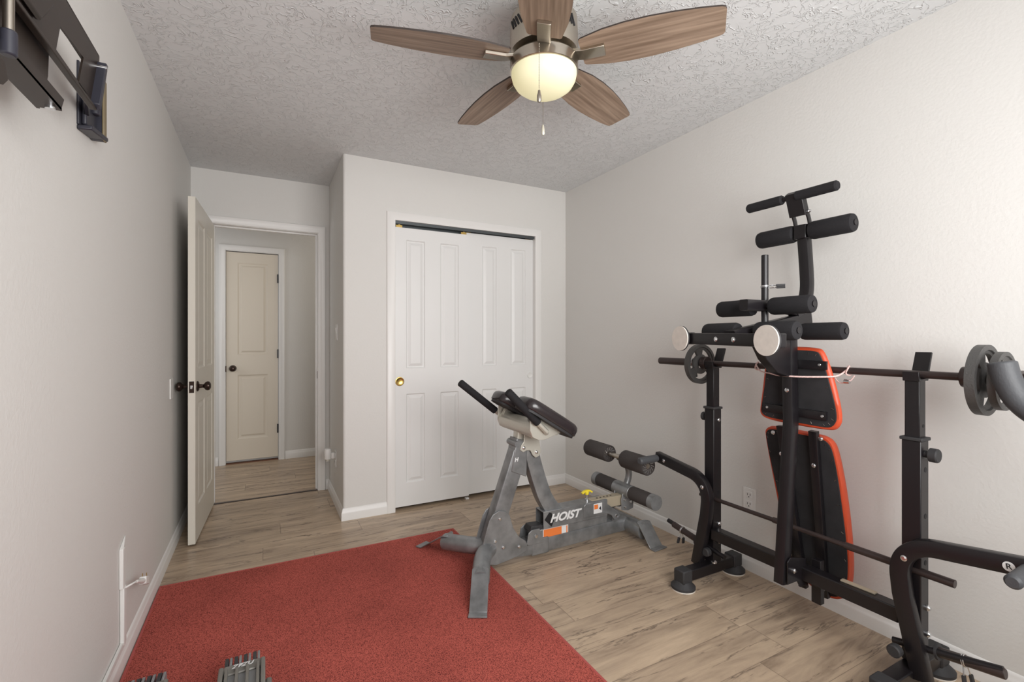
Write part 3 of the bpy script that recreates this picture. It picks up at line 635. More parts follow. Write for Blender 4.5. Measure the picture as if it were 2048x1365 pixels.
for yc in (2.105, 2.430):
    MB().prism([(1.215, yc-0.012, 0.775), (1.235, yc-0.012, 0.812), (1.40, yc-0.012, 0.712), (1.37, yc-0.012, 0.700)], (0, 0.024, 0)).build('pad_bracket', 'champ', bx, bevel=0.002)
# lower slider assembly
MB().cbox((1.570, YM, 0.120), (0.520, 0.058, 0.062)).build('mid_beam', 'grey', bx, bevel=0.005)
MB().prism([(1.262, YM-0.046, 0.085), (1.275, YM-0.046, 0.150), (1.295, YM-0.046, 0.165), (1.345, YM-0.046, 0.165), (1.375, YM-0.046, 0.085)], (0, 0.006, 0)).prism([(1.262, YM+0.040, 0.085), (1.275, YM+0.040, 0.150), (1.295, YM+0.040, 0.165), (1.345, YM+0.040, 0.165), (1.375, YM+0.040, 0.085)], (0, 0.006, 0)).tube([(1.32, YM-0.05, 0.128), (1.32, YM+0.05, 0.128)], 0.012, 16).build('front_clevis', 'grey', bx, bevel=0.002)
MB().lathe([(0, 0), (0.011, 0.0), (0.009, 0.005), (0, 0.006)], (1.322, YM-0.046, 0.128), (0, -1, 0), 18).build('bolt', 'chrome', bx)
MB().prism([(1.290, YM-0.034, 0.150), (1.300, YM-0.034, 0.180), (1.375, YM-0.034, 0.176), (1.375, YM-0.034, 0.150)], (0, 0.068, 0)).build('rear_bumper', 'rubber', bx, bevel=0.004)
# upper box: hollow front end
bxm = MB()
for (y0, y1, z0, z1) in ((YM-0.043, YM-0.038, 0.153, 0.250), (YM+0.038, YM+0.043, 0.153, 0.250), (YM-0.038, YM+0.038, 0.245, 0.250), (YM-0.038, YM+0.038, 0.153, 0.158)):
    bxm.box(1.372, 1.82, y0, y1, z0, z1)
ub = bxm.build('slider_housing', 'grey', bx, bevel=0.0015)
ub['label'] = 'grey housing with white block lettering'
MB().box(1.45, 1.81, YM-0.037, YM+0.037, 0.159, 0.244).build('housing_core', 'ink', ub, smooth=False)
MB().prism([(1.645, YM-0.047, 0.170), (1.645, YM-0.047, 0.238), (1.660, YM-0.047, 0.250), (1.78, YM-0.047, 0.250), (1.90, YM-0.047, 0.165), (1.915, YM-0.047, 0.140), (1.900, YM-0.047, 0.118), (1.870, YM-0.047, 0.118), (1.850, YM-0.047, 0.150), (1.82, YM-0.047, 0.165)], (0, 0.008, 0)).build('side_bracket', 'grey', bx, bevel=0.003)
MB().lathe([(0, 0), (0.013, 0.0), (0.011, 0.005), (0, 0.006)], (1.888, YM-0.047, 0.142), (0, -1, 0), 18).build('bolt', 'chrome', bx)
MB().box(1.866, 1.912, YM-0.036, YM+0.036, 0.10, 0.150).build('rear_block', 'grey', bx, bevel=0.004)
text_mesh('HOIST', 0.062, 0.0008, 'sticker', 'lettering', ub, frame_mtx((1.513, YM-0.0442, 0.204), (1, 0, 0), (0, 0, 1)) @ Matrix.Diagonal((1.13, 1, 1, 1)), bold=0.0022, shear=0.35)
MB().prism([(1.378, YM-0.0437, 0.205), (1.408, YM-0.0437, 0.242), (1.424, YM-0.0437, 0.238), (1.440, YM-0.0437, 0.190), (1.424, YM-0.0437, 0.160)], (0, 0.0008, 0)).build('emblem', 'ink', ub, smooth=False)
wl = MB().box(1.376, 1.545, YM-0.0302, YM-0.029, 0.096, 0.148).build('warning_label', 'sticker', bx, smooth=False)
MB().box(1.380, 1.500, YM-0.0306, YM-0.0302, 0.099, 0.145).box(1.532, 1.540, YM-0.0306, YM-0.0302, 0.100, 0.142).build('orange_print', 'label_o', wl, smooth=False)
wl = MB().box(1.714, 1.776, YM-0.0482, YM-0.047, 0.182, 0.240).build('warning_label', 'sticker', bx, smooth=False)
MB().box(1.718, 1.746, YM-0.0486, YM-0.0482, 0.208, 0.234).build('orange_print', 'label_o', wl, smooth=False)
MB().prism([(1.752, YM-0.0486, 0.208), (1.766, YM-0.0486, 0.222), (1.770, YM-0.0486, 0.196)], (0, 0.0004, 0)).build('blue_print', 'navy', wl, smooth=False)
# slide bar, pop pin
MB().box(1.72, 1.985, YM-0.026, YM+0.026, 0.190, 0.252).build('slide_bar', 'tan', bx, bevel=0.003)
mb = MB()
for k in range(5): mb.lathe([(0, 0), (0.006, 0), (0.006, 0.0008), (0, 0.0008)], (1.775+k*0.026, YM, 0.2521), n=14)
mb.build('adjustment_holes', 'ink', bx)
pin = MB().lathe([(0, 0), (0.012, 0), (0.012, 0.010), (0.008, 0.012), (0.008, 0.038), (0, 0.038)], (1.700, YM, 0.250), n=20).build('pop_pin', 'chrome', bx)
MB().lathe([(0, 0.036), (0.010, 0.036), (0.014, 0.050), (0.012, 0.058), (0, 0.062)], (1.700, YM, 0.250), n=20).rect([(1.664, YM, 0.296), (1.680, YM, 0.306), (1.700, YM, 0.309), (1.720, YM, 0.306), (1.736, YM, 0.296)], 0.010, 0.016, (0, 0, 1)).build('pin_knob', 'yellow', pin)
# ankle roller carrier
for yy in (YM-0.040, YM+0.034):
    MB().prism([(x, yy, z) for x, z in [(1.935, 0.165), (1.930, 0.230), (1.950, 0.285), (1.975, 0.300), (1.995, 0.270), (2.030, 0.240), (2.025, 0.165), (1.985, 0.155)]], (0, 0.006, 0)).build('roller_bracket', 'grey', bx, bevel=0.002)
for x, z in ((1.955, 0.225), (1.958, 0.180), (2.003, 0.208)):
    MB().lathe([(0, 0), (0.010, 0.0), (0.008, 0.005), (0, 0.006)], (x, YM-0.040, z), (0, -1, 0), 18).build('bolt', 'chrome', bx)
lr = MB().lathe([(0, 0), (0.036, 0), (0.036, 0.55), (0, 0.55)], (1.985, 1.995, 0.272), (0, 1, 0), 32).build('lower_roller_tube', 'grey', bx)
MB().lathe([(0, 0), (0.043, 0), (0.043, 0.15), (0, 0.15)], (1.985, 2.195, 0.272), (0, 1, 0), 32).build('center_sleeve', 'grey', lr, bevel=0.004)
for y0, L in ((2.035, 0.158), (2.347, 0.158)):
    MB().lathe([(0, 0), (0.041, 0), (0.042, 0.004), (0.042, L-0.004), (0.041, L), (0, L)], (1.985, y0, 0.272), (0, 1, 0), 32).build('ankle_roller', 'foam2', lr)
for y0 in (1.993, 2.507):
    MB().lathe([(0, 0), (0.043, 0), (0.044, 0.004), (0.044, 0.040), (0, 0.040)], (1.985, y0, 0.272), (0, 1, 0), 32).build('roller_cap', 'grey', lr)
MB().tube(smooth_path([(1.990, YM, 0.28), (2.020, YM, 0.33), (2.028, YM, 0.385), (2.000, YM, 0.440), (1.945, YM, 0.480)], it=2), 0.020, 20).build('roller_neck', 'grey', bx)
ur = MB().tube([(1.935, 2.010, 0.485), (1.935, 2.555, 0.485)], 0.014, 18).build('upper_roller_bar', 'steel', bx)
for y0, L in ((2.005, 0.200), (2.345, 0.210)):
    rl = MB().lathe([(0.016, 0.006), (0.044, 0.006), (0.050, 0), (0.053, 0.005), (0.053, L-0.005), (0.050, L), (0.044, L-0.006), (0.016, L-0.006)], (1.935, y0, 0.485), (0, 1, 0), 36).build('foam_roller', 'foam2', ur)
    mb = MB()
    for k in range(12):
        a = 2*PI*k/12
        mb.cbox((1.935+0.031*math.cos(a), y0+0.004, 0.485+0.031*math.sin(a)), (0.026, 0.005, 0.0025), Matrix.Rotation(-a+0.45, 4, 'Y'))
    mb.build('end_spokes', 'chrome', rl)

# ------------------------------------------------------------------ weight rack with folded bench
RX = 2.010
YC0, SP = 1.215, 0.418                          # centre of the rack, half the distance between the uprights
rack = thing('weight_bench', 'black weight rack with its red-edged bench folded upright against the wall', 'weight bench', (RX, YC0, 0))
RB = dict(m='black', parent=rack)
def bolt(p, d, r=0.009, par=None, m='chrome', h=0.008):
    return MB().lathe([(0, 0), (r, 0), (r, h*0.45), (r*0.62, h*0.75), (r*0.55, h), (0, h)], p, d, 14).build('bolt', m, par or rack)
for s in (1, -1):
    yu = YC0+s*SP
    MB().cbox((1.985, yu, 0.064), (0.38, 0.052, 0.052)).build('foot_bar', 'black', rack, bevel=0.004)
    for xf, sg in ((1.800, -1), (2.165, 1)):
        cp = MB().cbox((xf, yu, 0.065), (0.062, 0.062, 0.062)).build('foot_cap', 'rubber', rack, bevel=0.006)
        MB().lathe([(0, 0.006), (0.057, 0.006), (0.057, 0.016), (0.044, 0.028), (0.034, 0.040), (0, 0.040)], (xf-sg*0.0, yu, 0), n=36).build('foot_disc', 'rubber', cp)
        MB().lathe([(0, 0), (0.056, 0), (0.056, 0.006), (0, 0.006)], (xf, yu, 0), n=36).build('felt_pad', 'cream', cp)
    sl = MB().cbox((RX, yu, 0.090+0.385), (0.056, 0.056, 0.77)).build('upright', 'black', rack, bevel=0.003)
    MB().cbox((RX, yu, 0.865), (0.066, 0.066, 0.012)).build('collar', 'rubber', sl, bevel=0.003)
    MB().cbox((RX, yu, 0.965), (0.044, 0.044, 0.22)).build('inner_post', 'black', sl, bevel=0.003)
    mb = MB()
    for z in (0.76, 0.60, 0.44): mb.lathe([(0, 0), (0.009, 0), (0.009, 0.0006), (0, 0.0006)], (RX+0.004, yu-0.0281, z), (0, -1, 0), 18)
    mb.lathe([(0, 0), (0.006, 0), (0.006, 0.0006), (0, 0.0006)], (RX+0.004, yu-0.0221, 0.91), (0, -1, 0), 14)
    mb.build('adjustment_holes', 'ink', sl)
    # U hook with tall back plate
    tl = 1 if s > 0 else 1
    hk = MB().prism([(RX-0.030, yu-0.024, 1.065), (RX-0.034, yu-0.024, 1.098), (RX-0.026, yu-0.024, 1.098), (RX-0.020, yu-0.024, 1.073), (RX+0.026, yu-0.024, 1.073), (RX+0.062, yu-0.024, 1.165), (RX+0.070, yu-0.024, 1.162), (RX+0.036, yu-0.024, 1.065)], (0, 0.048, 0)).build('bar_hook', 'black', rack, bevel=0.0015)
    # height knob
    if s < 0:
        MB().lathe([(0, 0), (0.012, 0), (0.012, 0.012), (0.024, 0.014), (0.024, 0.034), (0.021, 0.038), (0, 0.038)], (RX+0.002, yu-0.028, 0.815), (0, -1, 0), 14).build('height_knob', 'rubber', rack)
    else:
        MB().lathe([(0, 0), (0.012, 0), (0.012, 0.010), (0.022, 0.012), (0.022, 0.028), (0, 0.028)], (RX-0.002, yu+0.028, 0.815), (0, 1, 0), 14).build('height_knob', 'rubber', rack)
        bolt((RX+0.006, yu-0.0285, 0.805), (0, -1, 0))
    bolt((RX-0.018, yu-0.020 if s > 0 else yu-0.02, 0.092), (0, 0, 1), 0.016, h=0.014)
    # fly arm: bent flat tube, pad handle
    ya = lambda d: yu+s*d
    XA = 1.950
    pth = [(XA, ya(0.045), 0.070), (XA, ya(-0.010), 0.330), (XA, ya(-0.022), 0.445), (XA, ya(0.035), 0.515), (XA, ya(0.130), 0.528), (XA, ya(0.318), 0.555)]
    pp = [Vector(pth[0]), Vector(pth[1])]+smooth_path([pth[1], pth[2], pth[3], pth[4]], it=3)[1:-1]+[Vector(pth[4]), Vector(pth[5])]
    ar = MB().rect(pp, 0.036, 0.054, (1, 0, 0)).build('fly_arm', 'black', rack)
    for y_, z_ in (((0.255, 0.546), (0.000, 0.472)) if s > 0 else ((0.000, 0.462),)):
        bolt((XA-0.018, ya(y_), z_), (-1, 0, 0), 0.010, ar, h=0.004)
    hb = MB().tube([(XA, ya(0.300), 0.552), (1.800, ya(0.300), 0.548)], 0.015, 18).build('arm_handle', 'black', rack)
    MB().lathe([(0, 0), (0.018, 0), (0.020, 0.006), (0.020, 0.120), (0.014, 0.128), (0, 0.128)], (1.925, ya(0.300), 0.551), (-1, 0, -0.02), 22).build('grip', 'greyfoam', hb)
    kn = MB().lathe([(0, 0), (0.009, 0), (0.009, 0.012), (0.021, 0.014), (0.021, 0.034), (0.017, 0.038), (0, 0.038)], (XA-0.026 if s < 0 else 1.975, ya(-0.012), 0.150), (-1, 0, 0), 18).build('arm_knob', 'rubber', rack)
    # plate peg rising outwards
    pk = MB().tube([(1.985, ya(-0.09), 0.146), (1.985, ya(0.272), 0.205)] if s > 0 else [(1.965, ya(-0.045), 0.148), (1.985, ya(0.230), 0.205)], 0.0115, 18).build('plate_peg', 'black', rack)
    d_ = V(0, s*0.362, 0.059).normalized()
    MB().lathe([(0, 0), (0.016, 0), (0.016, 0.16), (0.014, 0.162), (0, 0.162)], V(1.985, ya(0.075), 0.170), d_, 20).build('peg_sleeve', 'blackm', pk)
    MB().lathe([(0, 0), (0.026, 0), (0.026, 0.007), (0, 0.007)], V(1.985, ya(0.070), 0.169), d_, 24).build('peg_flange', 'rubber', pk)
    for z in (0.285, 0.195): bolt((RX+0.010, yu-s*0.028 if s > 0 else yu-0.0285, z), (0, -1, 0), 0.011, h=0.012)
MB().cbox((1.985, YC0, 0.243), (0.052, 2*SP-0.056, 0.054)).build('crossbar', 'black', rack, bevel=0.004)
rd = MB().tube([(1.990, YC0+SP+0.06, 0.412), (1.990, YC0-SP-0.110, 0.412)], 0.0095, 16).build('support_rod', 'blackm', rack)
MB().tube([(1.990, 1.300, 0.412), (1.990, 1.24, 0.412)], 0.0125, 16).build('rod_sleeve', 'blackm', rd)
MB().tube([(1.990, 1.010, 0.412), (1.990, YC0-SP-0.115, 0.412)], 0.0135, 16).build('rod_sleeve', 'blackm', rd)
# R mark on right arm
st = MB().lathe([(0, 0), (0.014, 0), (0.014, 0.0006), (0, 0.0006)], (1.950-0.0184, 0.541, 0.543), (-1, 0, 0), 28).build('round_sticker', 'sticker', rack)
text_mesh('R', 0.022, 0.0003, 'ink', 'letter', st, frame_mtx((1.950-0.0194, 0.541, 0.543), (0, -1, 0.15), (0, 0.15, 1)), bold=0.0003)
# spine of the folded bench
YS = 1.188
sp_path = [(1.872, YS, 0.215), (1.935, YS, 0.877), (1.925, YS, 1.215)]
MB().rect(sp_path, 0.048, 0.042, (1, 0, 0)).build('bench_spine', 'black', rack)
MB().prism([(1.865, YS-0.030, 0.22), (1.865, YS-0.030, 0.310), (1.885, YS-0.030, 0.325), (1.990, YS-0.030, 0.300), (1.990, YS-0.030, 0.190), (1.950, YS-0.030, 0.190), (1.930, YS-0.030, 0.220)], (0, 0.005, 0)).build('pivot_bracket', 'black', rack, bevel=0.001)
MB().box(2.012, 2.040, YS-0.075, YS-0.038, 0.12, 0.30).build('pivot_tab', 'black', rack, bevel=0.002)
bolt((1.905, YS-0.030, 0.268), (0, -1, 0), 0.010, h=0.010); bolt((2.010, YS-0.058, 0.205), (-1, 0, 0), 0.009, h=0.01)
# cushions: (Y,z) outlines, extruded toward the wall
def cushion(pts, xf, th, tilt=0.0, z0=0.0, par=rack, name='seat_pad'):
    n0 = len(pts)
    P = smooth_path([(0, *p) for p in pts+[pts[0]]], it=3)
    P = P[:-1]; cy = sum(p.y for p in P)/len(P); cz = sum(p.z for p in P)/len(P)
    def ring(ins, x):
        r = []
        for p in P:
            d = Vector((0, p.y-cy, p.z-cz)); L = d.length
            q = d*((L-ins)/L)
            z = cz+q.z
            r.append(V(xf+x+(z0-z)*tilt, cy+q.y, z))
        return r
    c = MB().loft([ring(0.012, 0.004), ring(0.004, 0.005), ring(0.0, 0.014), ring(-0.002, th*0.55), ring(0.004, th*0.85), ring(0.018, th), ring(0.05, th+0.004)]).build(name, 'orange', par, angle=60)
    MB().loft([ring(0.014, 0.000), ring(0.012, 0.0042)]).build('backing_cloth', 'fabric', c, smooth=False)
    mb = MB(); k = 0
    for i in range(0, len(P), 4):
        a, b = ring(0.020, -0.0004)[i], ring(0.030, -0.0004)[i]
        k += 1
        mb.tube([a, b], 0.0007, 5)
    mb.build('staples', 'steel', c)
    return c
up_pts = [(1.372, 1.165), (1.10, 1.170), (1.085, 1.120), (1.050, 0.850), (1.120, 0.822), (1.395, 0.848), (1.415, 0.900)]
K = 0.972                                        # seat pad hangs between the spine and the barbell
cushion([(y*K, 1.21+(z-1.21)*K) for y, z in [(1.345, 1.176), (1.145, 1.176), (1.105, 1.158), (1.040, 0.905), (1.060, 0.846), (1.110, 0.838), (1.350, 0.842), (1.392, 0.862), (1.388, 0.905), (1.360, 1.140)]], 1.965, 0.034, 0.0, 1.0, name='seat_pad')
cushion([(1.325, 0.812), (1.385, 0.805), (1.390, 0.760), (1.345, 0.420), (1.310, 0.200), (1.235, 0.118), (1.130, 0.098), (1.080, 0.140), (1.052, 0.250), (1.055, 0.520), (1.083, 0.745), (1.105, 0.800), (1.160, 0.808)], 2.055, 0.050, 0.105, 0.80, name='backrest_pad')
for y_, z_ in ((1.325, 1.115), (1.085, 1.108), (1.305, 0.912), (1.075, 0.905)):
    bolt((1.958, y_, z_), (-1, 0, 0), 0.008, h=0.008)
for z_ in (1.110, 0.910):
    MB().rect([(1.9585, 1.325, z_), (1.9585, 1.060, z_-0.004)], 0.012, 0.034, (1, 0, 0)).build('cushion_bracket', 'black', rack)
def bk(y, z): return (2.040+(0.80-z)*0.105, y, z)
MB().rect([bk(1.295, 0.825), bk(1.240, 0.115)], 0.024, 0.034, (1, 0, 0)).build('backrest_rail', 'black', rack)
MB().rect([bk(1.155, 0.825), bk(1.150, 0.115)], 0.024, 0.034, (1, 0, 0)).build('backrest_rail', 'black', rack)
for y_, z_ in ((1.293, 0.70), (1.155, 0.68), (1.150, 0.150), (1.120, 0.800), (1.325, 0.790)):
    p = bk(y_, z_); bolt((p[0]-0.013, y_, z_), (-1, 0, 0), 0.009, h=0.008)
bolt((1.909, YS, 1.000), (-1, 0, 0), 0.009, h=0.006)
# front leg of the bench, raised: arm tube, foot bar, two discs
MB().rect([(1.605, 1.225, 1.218), (2.085, 1.213, 1.302)], 0.050, 0.050, (0, 0, 1)).build('leg_tube', 'black', rack)
MB().prism([(1.70, 1.170, 1.200), (1.90, 1.170, 1.235), (1.92, 1.170, 1.05), (1.82, 1.170, 1.075), (1.75, 1.170, 1.130)], (0, 0.040, 0)).build('leg_gusset', 'black', rack, bevel=0.003)
FA, FBp = V(1.545, 1.003, 1.206), V(1.630, 1.455, 1.214); fd = (FBp-FA).normalized()
fb = MB().rect([FA, FBp], 0.048, 0.046, (0, 0, 1)).build('bench_foot_bar', 'black', rack)
nrm = V(fd.y, -fd.x, 0)*-1                      # towards the camera side
for q in (0.36, 0.56):
    p = FA.lerp(FBp, q); bolt(p+nrm*0.023, nrm, 0.010, fb, h=0.006)
for p in (FA, FBp):
    cp = MB().cbox(p, (0.052, 0.050, 0.052), frame_mtx((0, 0, 0), nrm, fd)).build('foot_cap', 'black', rack, bevel=0.006)
    MB().lathe([(0, 0.020), (0.030, 0.020), (0.045, 0.024), (0.0535, 0.030), (0.0535, 0.036), (0, 0.036)], p, nrm, 40).build('foot_disc', 'rubber', cp)
    MB().lathe([(0, 0.036), (0.0525, 0.036), (0.0525, 0.041), (0, 0.041)], p, nrm, 40).build('felt_pad', 'cream', cp)
YS = 1.212
# leg developer: horizontal tube, curved riser, pegs, rollers, handle
def roller(p, L, r=0.038, par=None):
    return MB().lathe([(0.011, 0), (r*0.72, 0.0), (r*0.92, 0.004), (r, 0.014), (r, L-0.014), (r*0.92, L-0.004), (r*0.72, L), (0.011, L)], p, (0, 1, 0), 32).build('foam_roller', 'foam', par or rack)
def roller_pair(x, z, y0, y1, L, r=0.038, yend=None):
    rb = MB().tube([(x, y0-0.004, z), (x, y1+0.004, z)], 0.0115, 16).build('roller_bar', 'black', rack)
    roller((x, y0, z), L, r, rb); roller((x, y1-L, z), L, r, rb)
roller_pair(2.060, 1.672, 1.010, 1.415, 0.170, 0.038)
roller_pair(1.800, 1.342, 1.020, 1.425, 0.165, 0.035)
roller_pair(1.705, 1.242, 1.020, 1.420, 0.160, 0.036)
roller_pair(1.975, 1.242, 1.000, 1.400, 0.165, 0.035)
MB().rect([(1.690, 1.228, 1.347), (1.90, 1.215, 1.345), (2.02, 1.212, 1.330)], 0.044, 0.040, (0, 0, 1)).build('developer_tube', 'black', rack)
rs = [(1.99, YS, 1.315), (2.06, YS, 1.350), (2.092, YS, 1.420), (2.085, YS, 1.520), (2.062, YS, 1.705)]
MB().rect([Vector(rs[0])]+smooth_path(rs, it=3)[1:-1]+[Vector(rs[-1])], 0.044, 0.038, (0, 1, 0)).build('developer_riser', 'black', rack)
bolt((2.045, YS-0.022, 1.340), (0, -1, 0), 0.012, h=0.022)
MB().cbox((2.060, YS, 1.672), (0.052, 0.052, 0.060)).build('roller_socket', 'black', rack, bevel=0.003)
MB().prism([(1.99, YS-0.006, 1.250), (2.085, YS-0.006, 1.262), (2.085, YS-0.006, 1.318), (1.70, YS-0.006, 1.236), (1.70, YS-0.006, 1.215)], (0, 0.005, 0)).build('leg_side_plate', 'black', rack, smooth=False)
pg = MB().tube([(1.815, 1.222, 1.262), (1.815, 1.222, 1.555)], 0.0135, 20).build('weight_peg', 'black', rack, bevel=0.002)
# curved neck straps and T handle
for dy in (-0.030, 0.030):
    MB().rect(smooth_path([(2.062, YS+dy, 1.655), (2.058, YS+dy, 1.715), (2.030, YS+dy, 1.762), (2.012, YS+dy, 1.785)], it=2), 0.022, 0.006, (1, 0, 0)).build('neck_strap', 'black', rack)
MB().prism([(1.985, YS-0.034, 1.828), (2.005, YS-0.034, 1.842), (2.022, YS-0.034, 1.822), (2.050, YS-0.034, 1.745), (2.018, YS-0.034, 1.735)], (0, 0.068, 0)).build('handle_neck', 'black', rack, bevel=0.002)
bolt((2.036, YS-0.034, 1.752), (0, -1, 0), 0.009, h=0.014)
hb = MB().tube([(2.0, 1.045, 1.818), (2.0, 1.430, 1.818)], 0.011, 16).build('handle_bar', 'black', rack)
for y0 in (1.040, 1.262):
    MB().lathe([(0, 0), (0.016, 0), (0.0205, 0.006), (0.0205, 0.162), (0.016, 0.168), (0, 0.168)], (2.0, y0, 1.818), (0, 1, 0), 24).build('handle_grip', 'foam', hb)

# ------------------------------------------------------------------ barbell and plates
BXX, BZ = RX+0.012, 1.087
bb = thing('barbell', 'long dark steel barbell resting on the two rack hooks', 'barbell', (BXX, 1.3, BZ))
MB().tube([(BXX, 1.84, BZ), (BXX, 0.62, BZ)], 0.0135, 20).build('bar', 'blackm', bb)
for y0, y1, yc in ((1.690, 2.000, 1.672), (0.680, 0.40, 0.645)):
    MB().tube([(BXX, y0, BZ), (BXX, y1, BZ)], 0.0195, 24).build('sleeve', 'blackm', bb)
    MB().lathe([(0, 0), (0.034, 0), (0.034, 0.030), (0, 0.030)], (BXX, yc, BZ), (0, 1, 0), 30).build('inner_collar', 'blackm', bb, bevel=0.003)
def plate(y, R, th, label, rot=0.0, holes=True, m='iron', group=None):
    o = thing('weight_plate', label, 'weight plate', (BXX, y, BZ), group)
    na = 72; rr = [0.0262, 0.036, R*0.44, R*0.50, R*0.76, R*0.84, R*0.86, R]
    hh = [th*0.95, th*0.95, th*0.55, th*0.45, th*0.45, th*0.55, th, th*0.94]
    nr = len(rr)
    def hole(j, i):
        if not holes or not (3 <= j < 4): return False
        a = ((i+0.5)/na+rot) % (1/3.0)
        return 0.055 < a < 0.278
    mb = MB()
    def vid(sd, j, i): return (sd*nr+j)*na+(i % na)
    vs = []
    for sd in (-1, 1):
        for j in range(nr):
            for i in range(na):
                a = 2*PI*i/na; vs.append(V(BXX+rr[j]*math.cos(a), y+sd*hh[j]/2, BZ-0.0065+rr[j]*math.sin(a)))
    fs = []
    for i in range(na):
        for j in range(nr-1):
            if hole(j, i):
                for (jj, ii, e) in ((j-1, i, 'in'), (j+1, i, 'out'), (j, i-1, 'l'), (j, i+1, 'r')):
                    if hole(jj, ii % na): continue
                    if e == 'in': fs.append((vid(0, j, i), vid(0, j, i+1), vid(1, j, i+1), vid(1, j, i)))
                    if e == 'out': fs.append((vid(0, j+1, i), vid(0, j+1, i+1), vid(1, j+1, i+1), vid(1, j+1, i)))
                    if e == 'l': fs.append((vid(0, j, i), vid(0, j+1, i), vid(1, j+1, i), vid(1, j, i)))
                    if e == 'r': fs.append((vid(0, j, i+1), vid(0, j+1, i+1), vid(1, j+1, i+1), vid(1, j, i+1)))
                continue
            for sd in (0, 1): fs.append((vid(sd, j, i), vid(sd, j, i+1), vid(sd, j+1, i+1), vid(sd, j+1, i)))
        fs.append((vid(0, nr-1, i), vid(0, nr-1, i+1), vid(1, nr-1, i+1), vid(1, nr-1, i)))
        fs.append((vid(0, 0, i), vid(0, 0, i+1), vid(1, 0, i+1), vid(1, 0, i)))
    mb.add(vs, fs); ob = mb.build('weight_plate', m, org=(BXX, y, BZ), angle=40)
    bpy.data.objects.remove(o)
    return tag(ob, label, 'weight plate', group)
plate(1.722, 0.103, 0.026, 'dark iron grip plate on the far end of the barbell', 0.05)
plate(0.623, 0.112, 0.026, 'large grey iron plate on the near end of the barbell', 0.02)
plate(0.580, 0.091, 0.020, 'small grey iron plate outside the large one on the barbell', 0.10)
# spring collar beside the far plate
def spring_clip(p, d, label, r=0.018, tilt=0, group='spring clips on the bars and pegs', mm='chrome', hang=V(0, 0, -1)):
    d = Vector(d).normalized(); o = thing('spring_clip', label, 'spring clip', p, group)
    a = Vector(hang)-d*Vector(hang).dot(d); a.normalize(); b = d.cross(a); p = V(*p); pts = []
    for i in range(49):
        t_ = i/48; an = t_*4*PI*1.08; pts.append(p+d*(t_*0.011-0.0055)+a*(r*math.cos(an))+b*(r*math.sin(an)))
    MB().tube(pts, 0.0018, 8).build('coil', mm, o)
    for sg in (-1, 1):
        e0 = p+d*(sg*0.0055)+a*r; e1 = e0+a*0.030+b*(sg*0.010); e2 = e1+a*0.026+b*sg*0.004
        h_ = MB().tube([e0, e1], 0.0018, 8).build('handle_wire', mm, o)
        MB().rect([e1-a*0.004, e2], 0.014, 0.008, tuple(b)).build('finger_grip', 'rubber', h_)
    return o
spring_clip((BXX, 1.765, BZ), (0, 1, 0), 'chrome spring clip beside the far barbell plate', 0.0215)
pd = V(0, 0.362, 0.059).normalized()
spring_clip(tuple(V(1.985, YC0+SP+0.070, 0.169)+pd*0.105), pd, 'chrome spring clip on the low plate peg near the closet', 0.018)
pd2 = V(0, -0.362, 0.059).normalized()
spring_clip(tuple(V(1.985, YC0-SP-0.070, 0.169)+pd2*0.070), pd2, 'chrome spring clip on the low plate peg nearest the camera', 0.018)
spring_clip((1.815, 1.222, 1.425), (0, 0, 1), 'chrome spring clip on the upright weight peg among the foam rollers', 0.0155, hang=V(0.55, -0.83, 0))
# curved grey padded handle at the near end
pth = smooth_path([(1.930, 0.556, 1.144), (1.930, 0.545, 1.090), (1.928, 0.515, 1.020), (1.925, 0.450, 0.975), (1.922, 0.385, 0.950), (1.920, 0.31, 0.940)], it=3)
rads = [0.020, 0.027, 0.030]+[0.033]*(len(pth)-4)+[0.032]
t = MB().tube(pth, rads, 28).build('padded_grip', 'greyfoam', angle=50)
MB().rect(smooth_path([(1.940, 0.535, 1.095), (1.985, 0.535, 1.112), (2.022, 0.535, 1.1125), (2.050, 0.535, 1.100)]), 0.008, 0.022, (0, 0, 1)).build('hook', 'blackm', t)
tag(t, 'charcoal curved padded grip hanging at the near end of the barbell', 'padded grip')
# rope tying the barbell to the bench
t = thing('rope', 'pink and white rope tying the barbell to the folded bench', 'rope', (1.95, YS, 1.08))
def loop(y, r=0.018):
    return [(BXX+r*math.cos(a), y+0.004*math.sin(2*a), BZ+r*math.sin(a)) for a in [2*PI*i/20 for i in range(20)]]
MB().tube(loop(1.395), 0.003, 8, closed=True).tube(smooth_path([(BXX-0.016, 1.395, BZ+0.008), (1.985, 1.37, 1.078), (1.948, 1.33, 1.066), (1.940, 1.28, 1.062)]), 0.003, 8).build('loose_end', 'rope', t)
MB().tube(smooth_path([(1.940, 1.28, 1.062), (1.896, 1.225, 1.060), (1.896, 1.155, 1.058), (1.950, 1.060, 1.062), (1.985, 1.035, 1.064), (2.010, 1.018, 1.085), (2.022, 1.012, 1.106)]), 0.0035, 8).tube(loop(1.012, 0.018), 0.003, 8, closed=True).tube(smooth_path([(2.012, 1.060, 1.060), (2.005, 1.040, 1.035), (2.005, 1.000, 1.045), (2.006, 0.985, 1.070)]), 0.0025, 8).build('tied_run', 'rope', t)
MB().tube([(2.002, 1.018, 1.046), (2.002, 1.000, 1.046)], 0.009, 14).build('cord_lock', 'chrome', t)
t = MB().cbox((1.992, 0.965, 0.2735), (0.020, 0.115, 0.006), Matrix.Rotation(0.05, 4, 'Z')).build('strip', 'tan', bevel=0.001)
tag(t, 'narrow beige strip lying on top of the rack crossbar', 'strip')

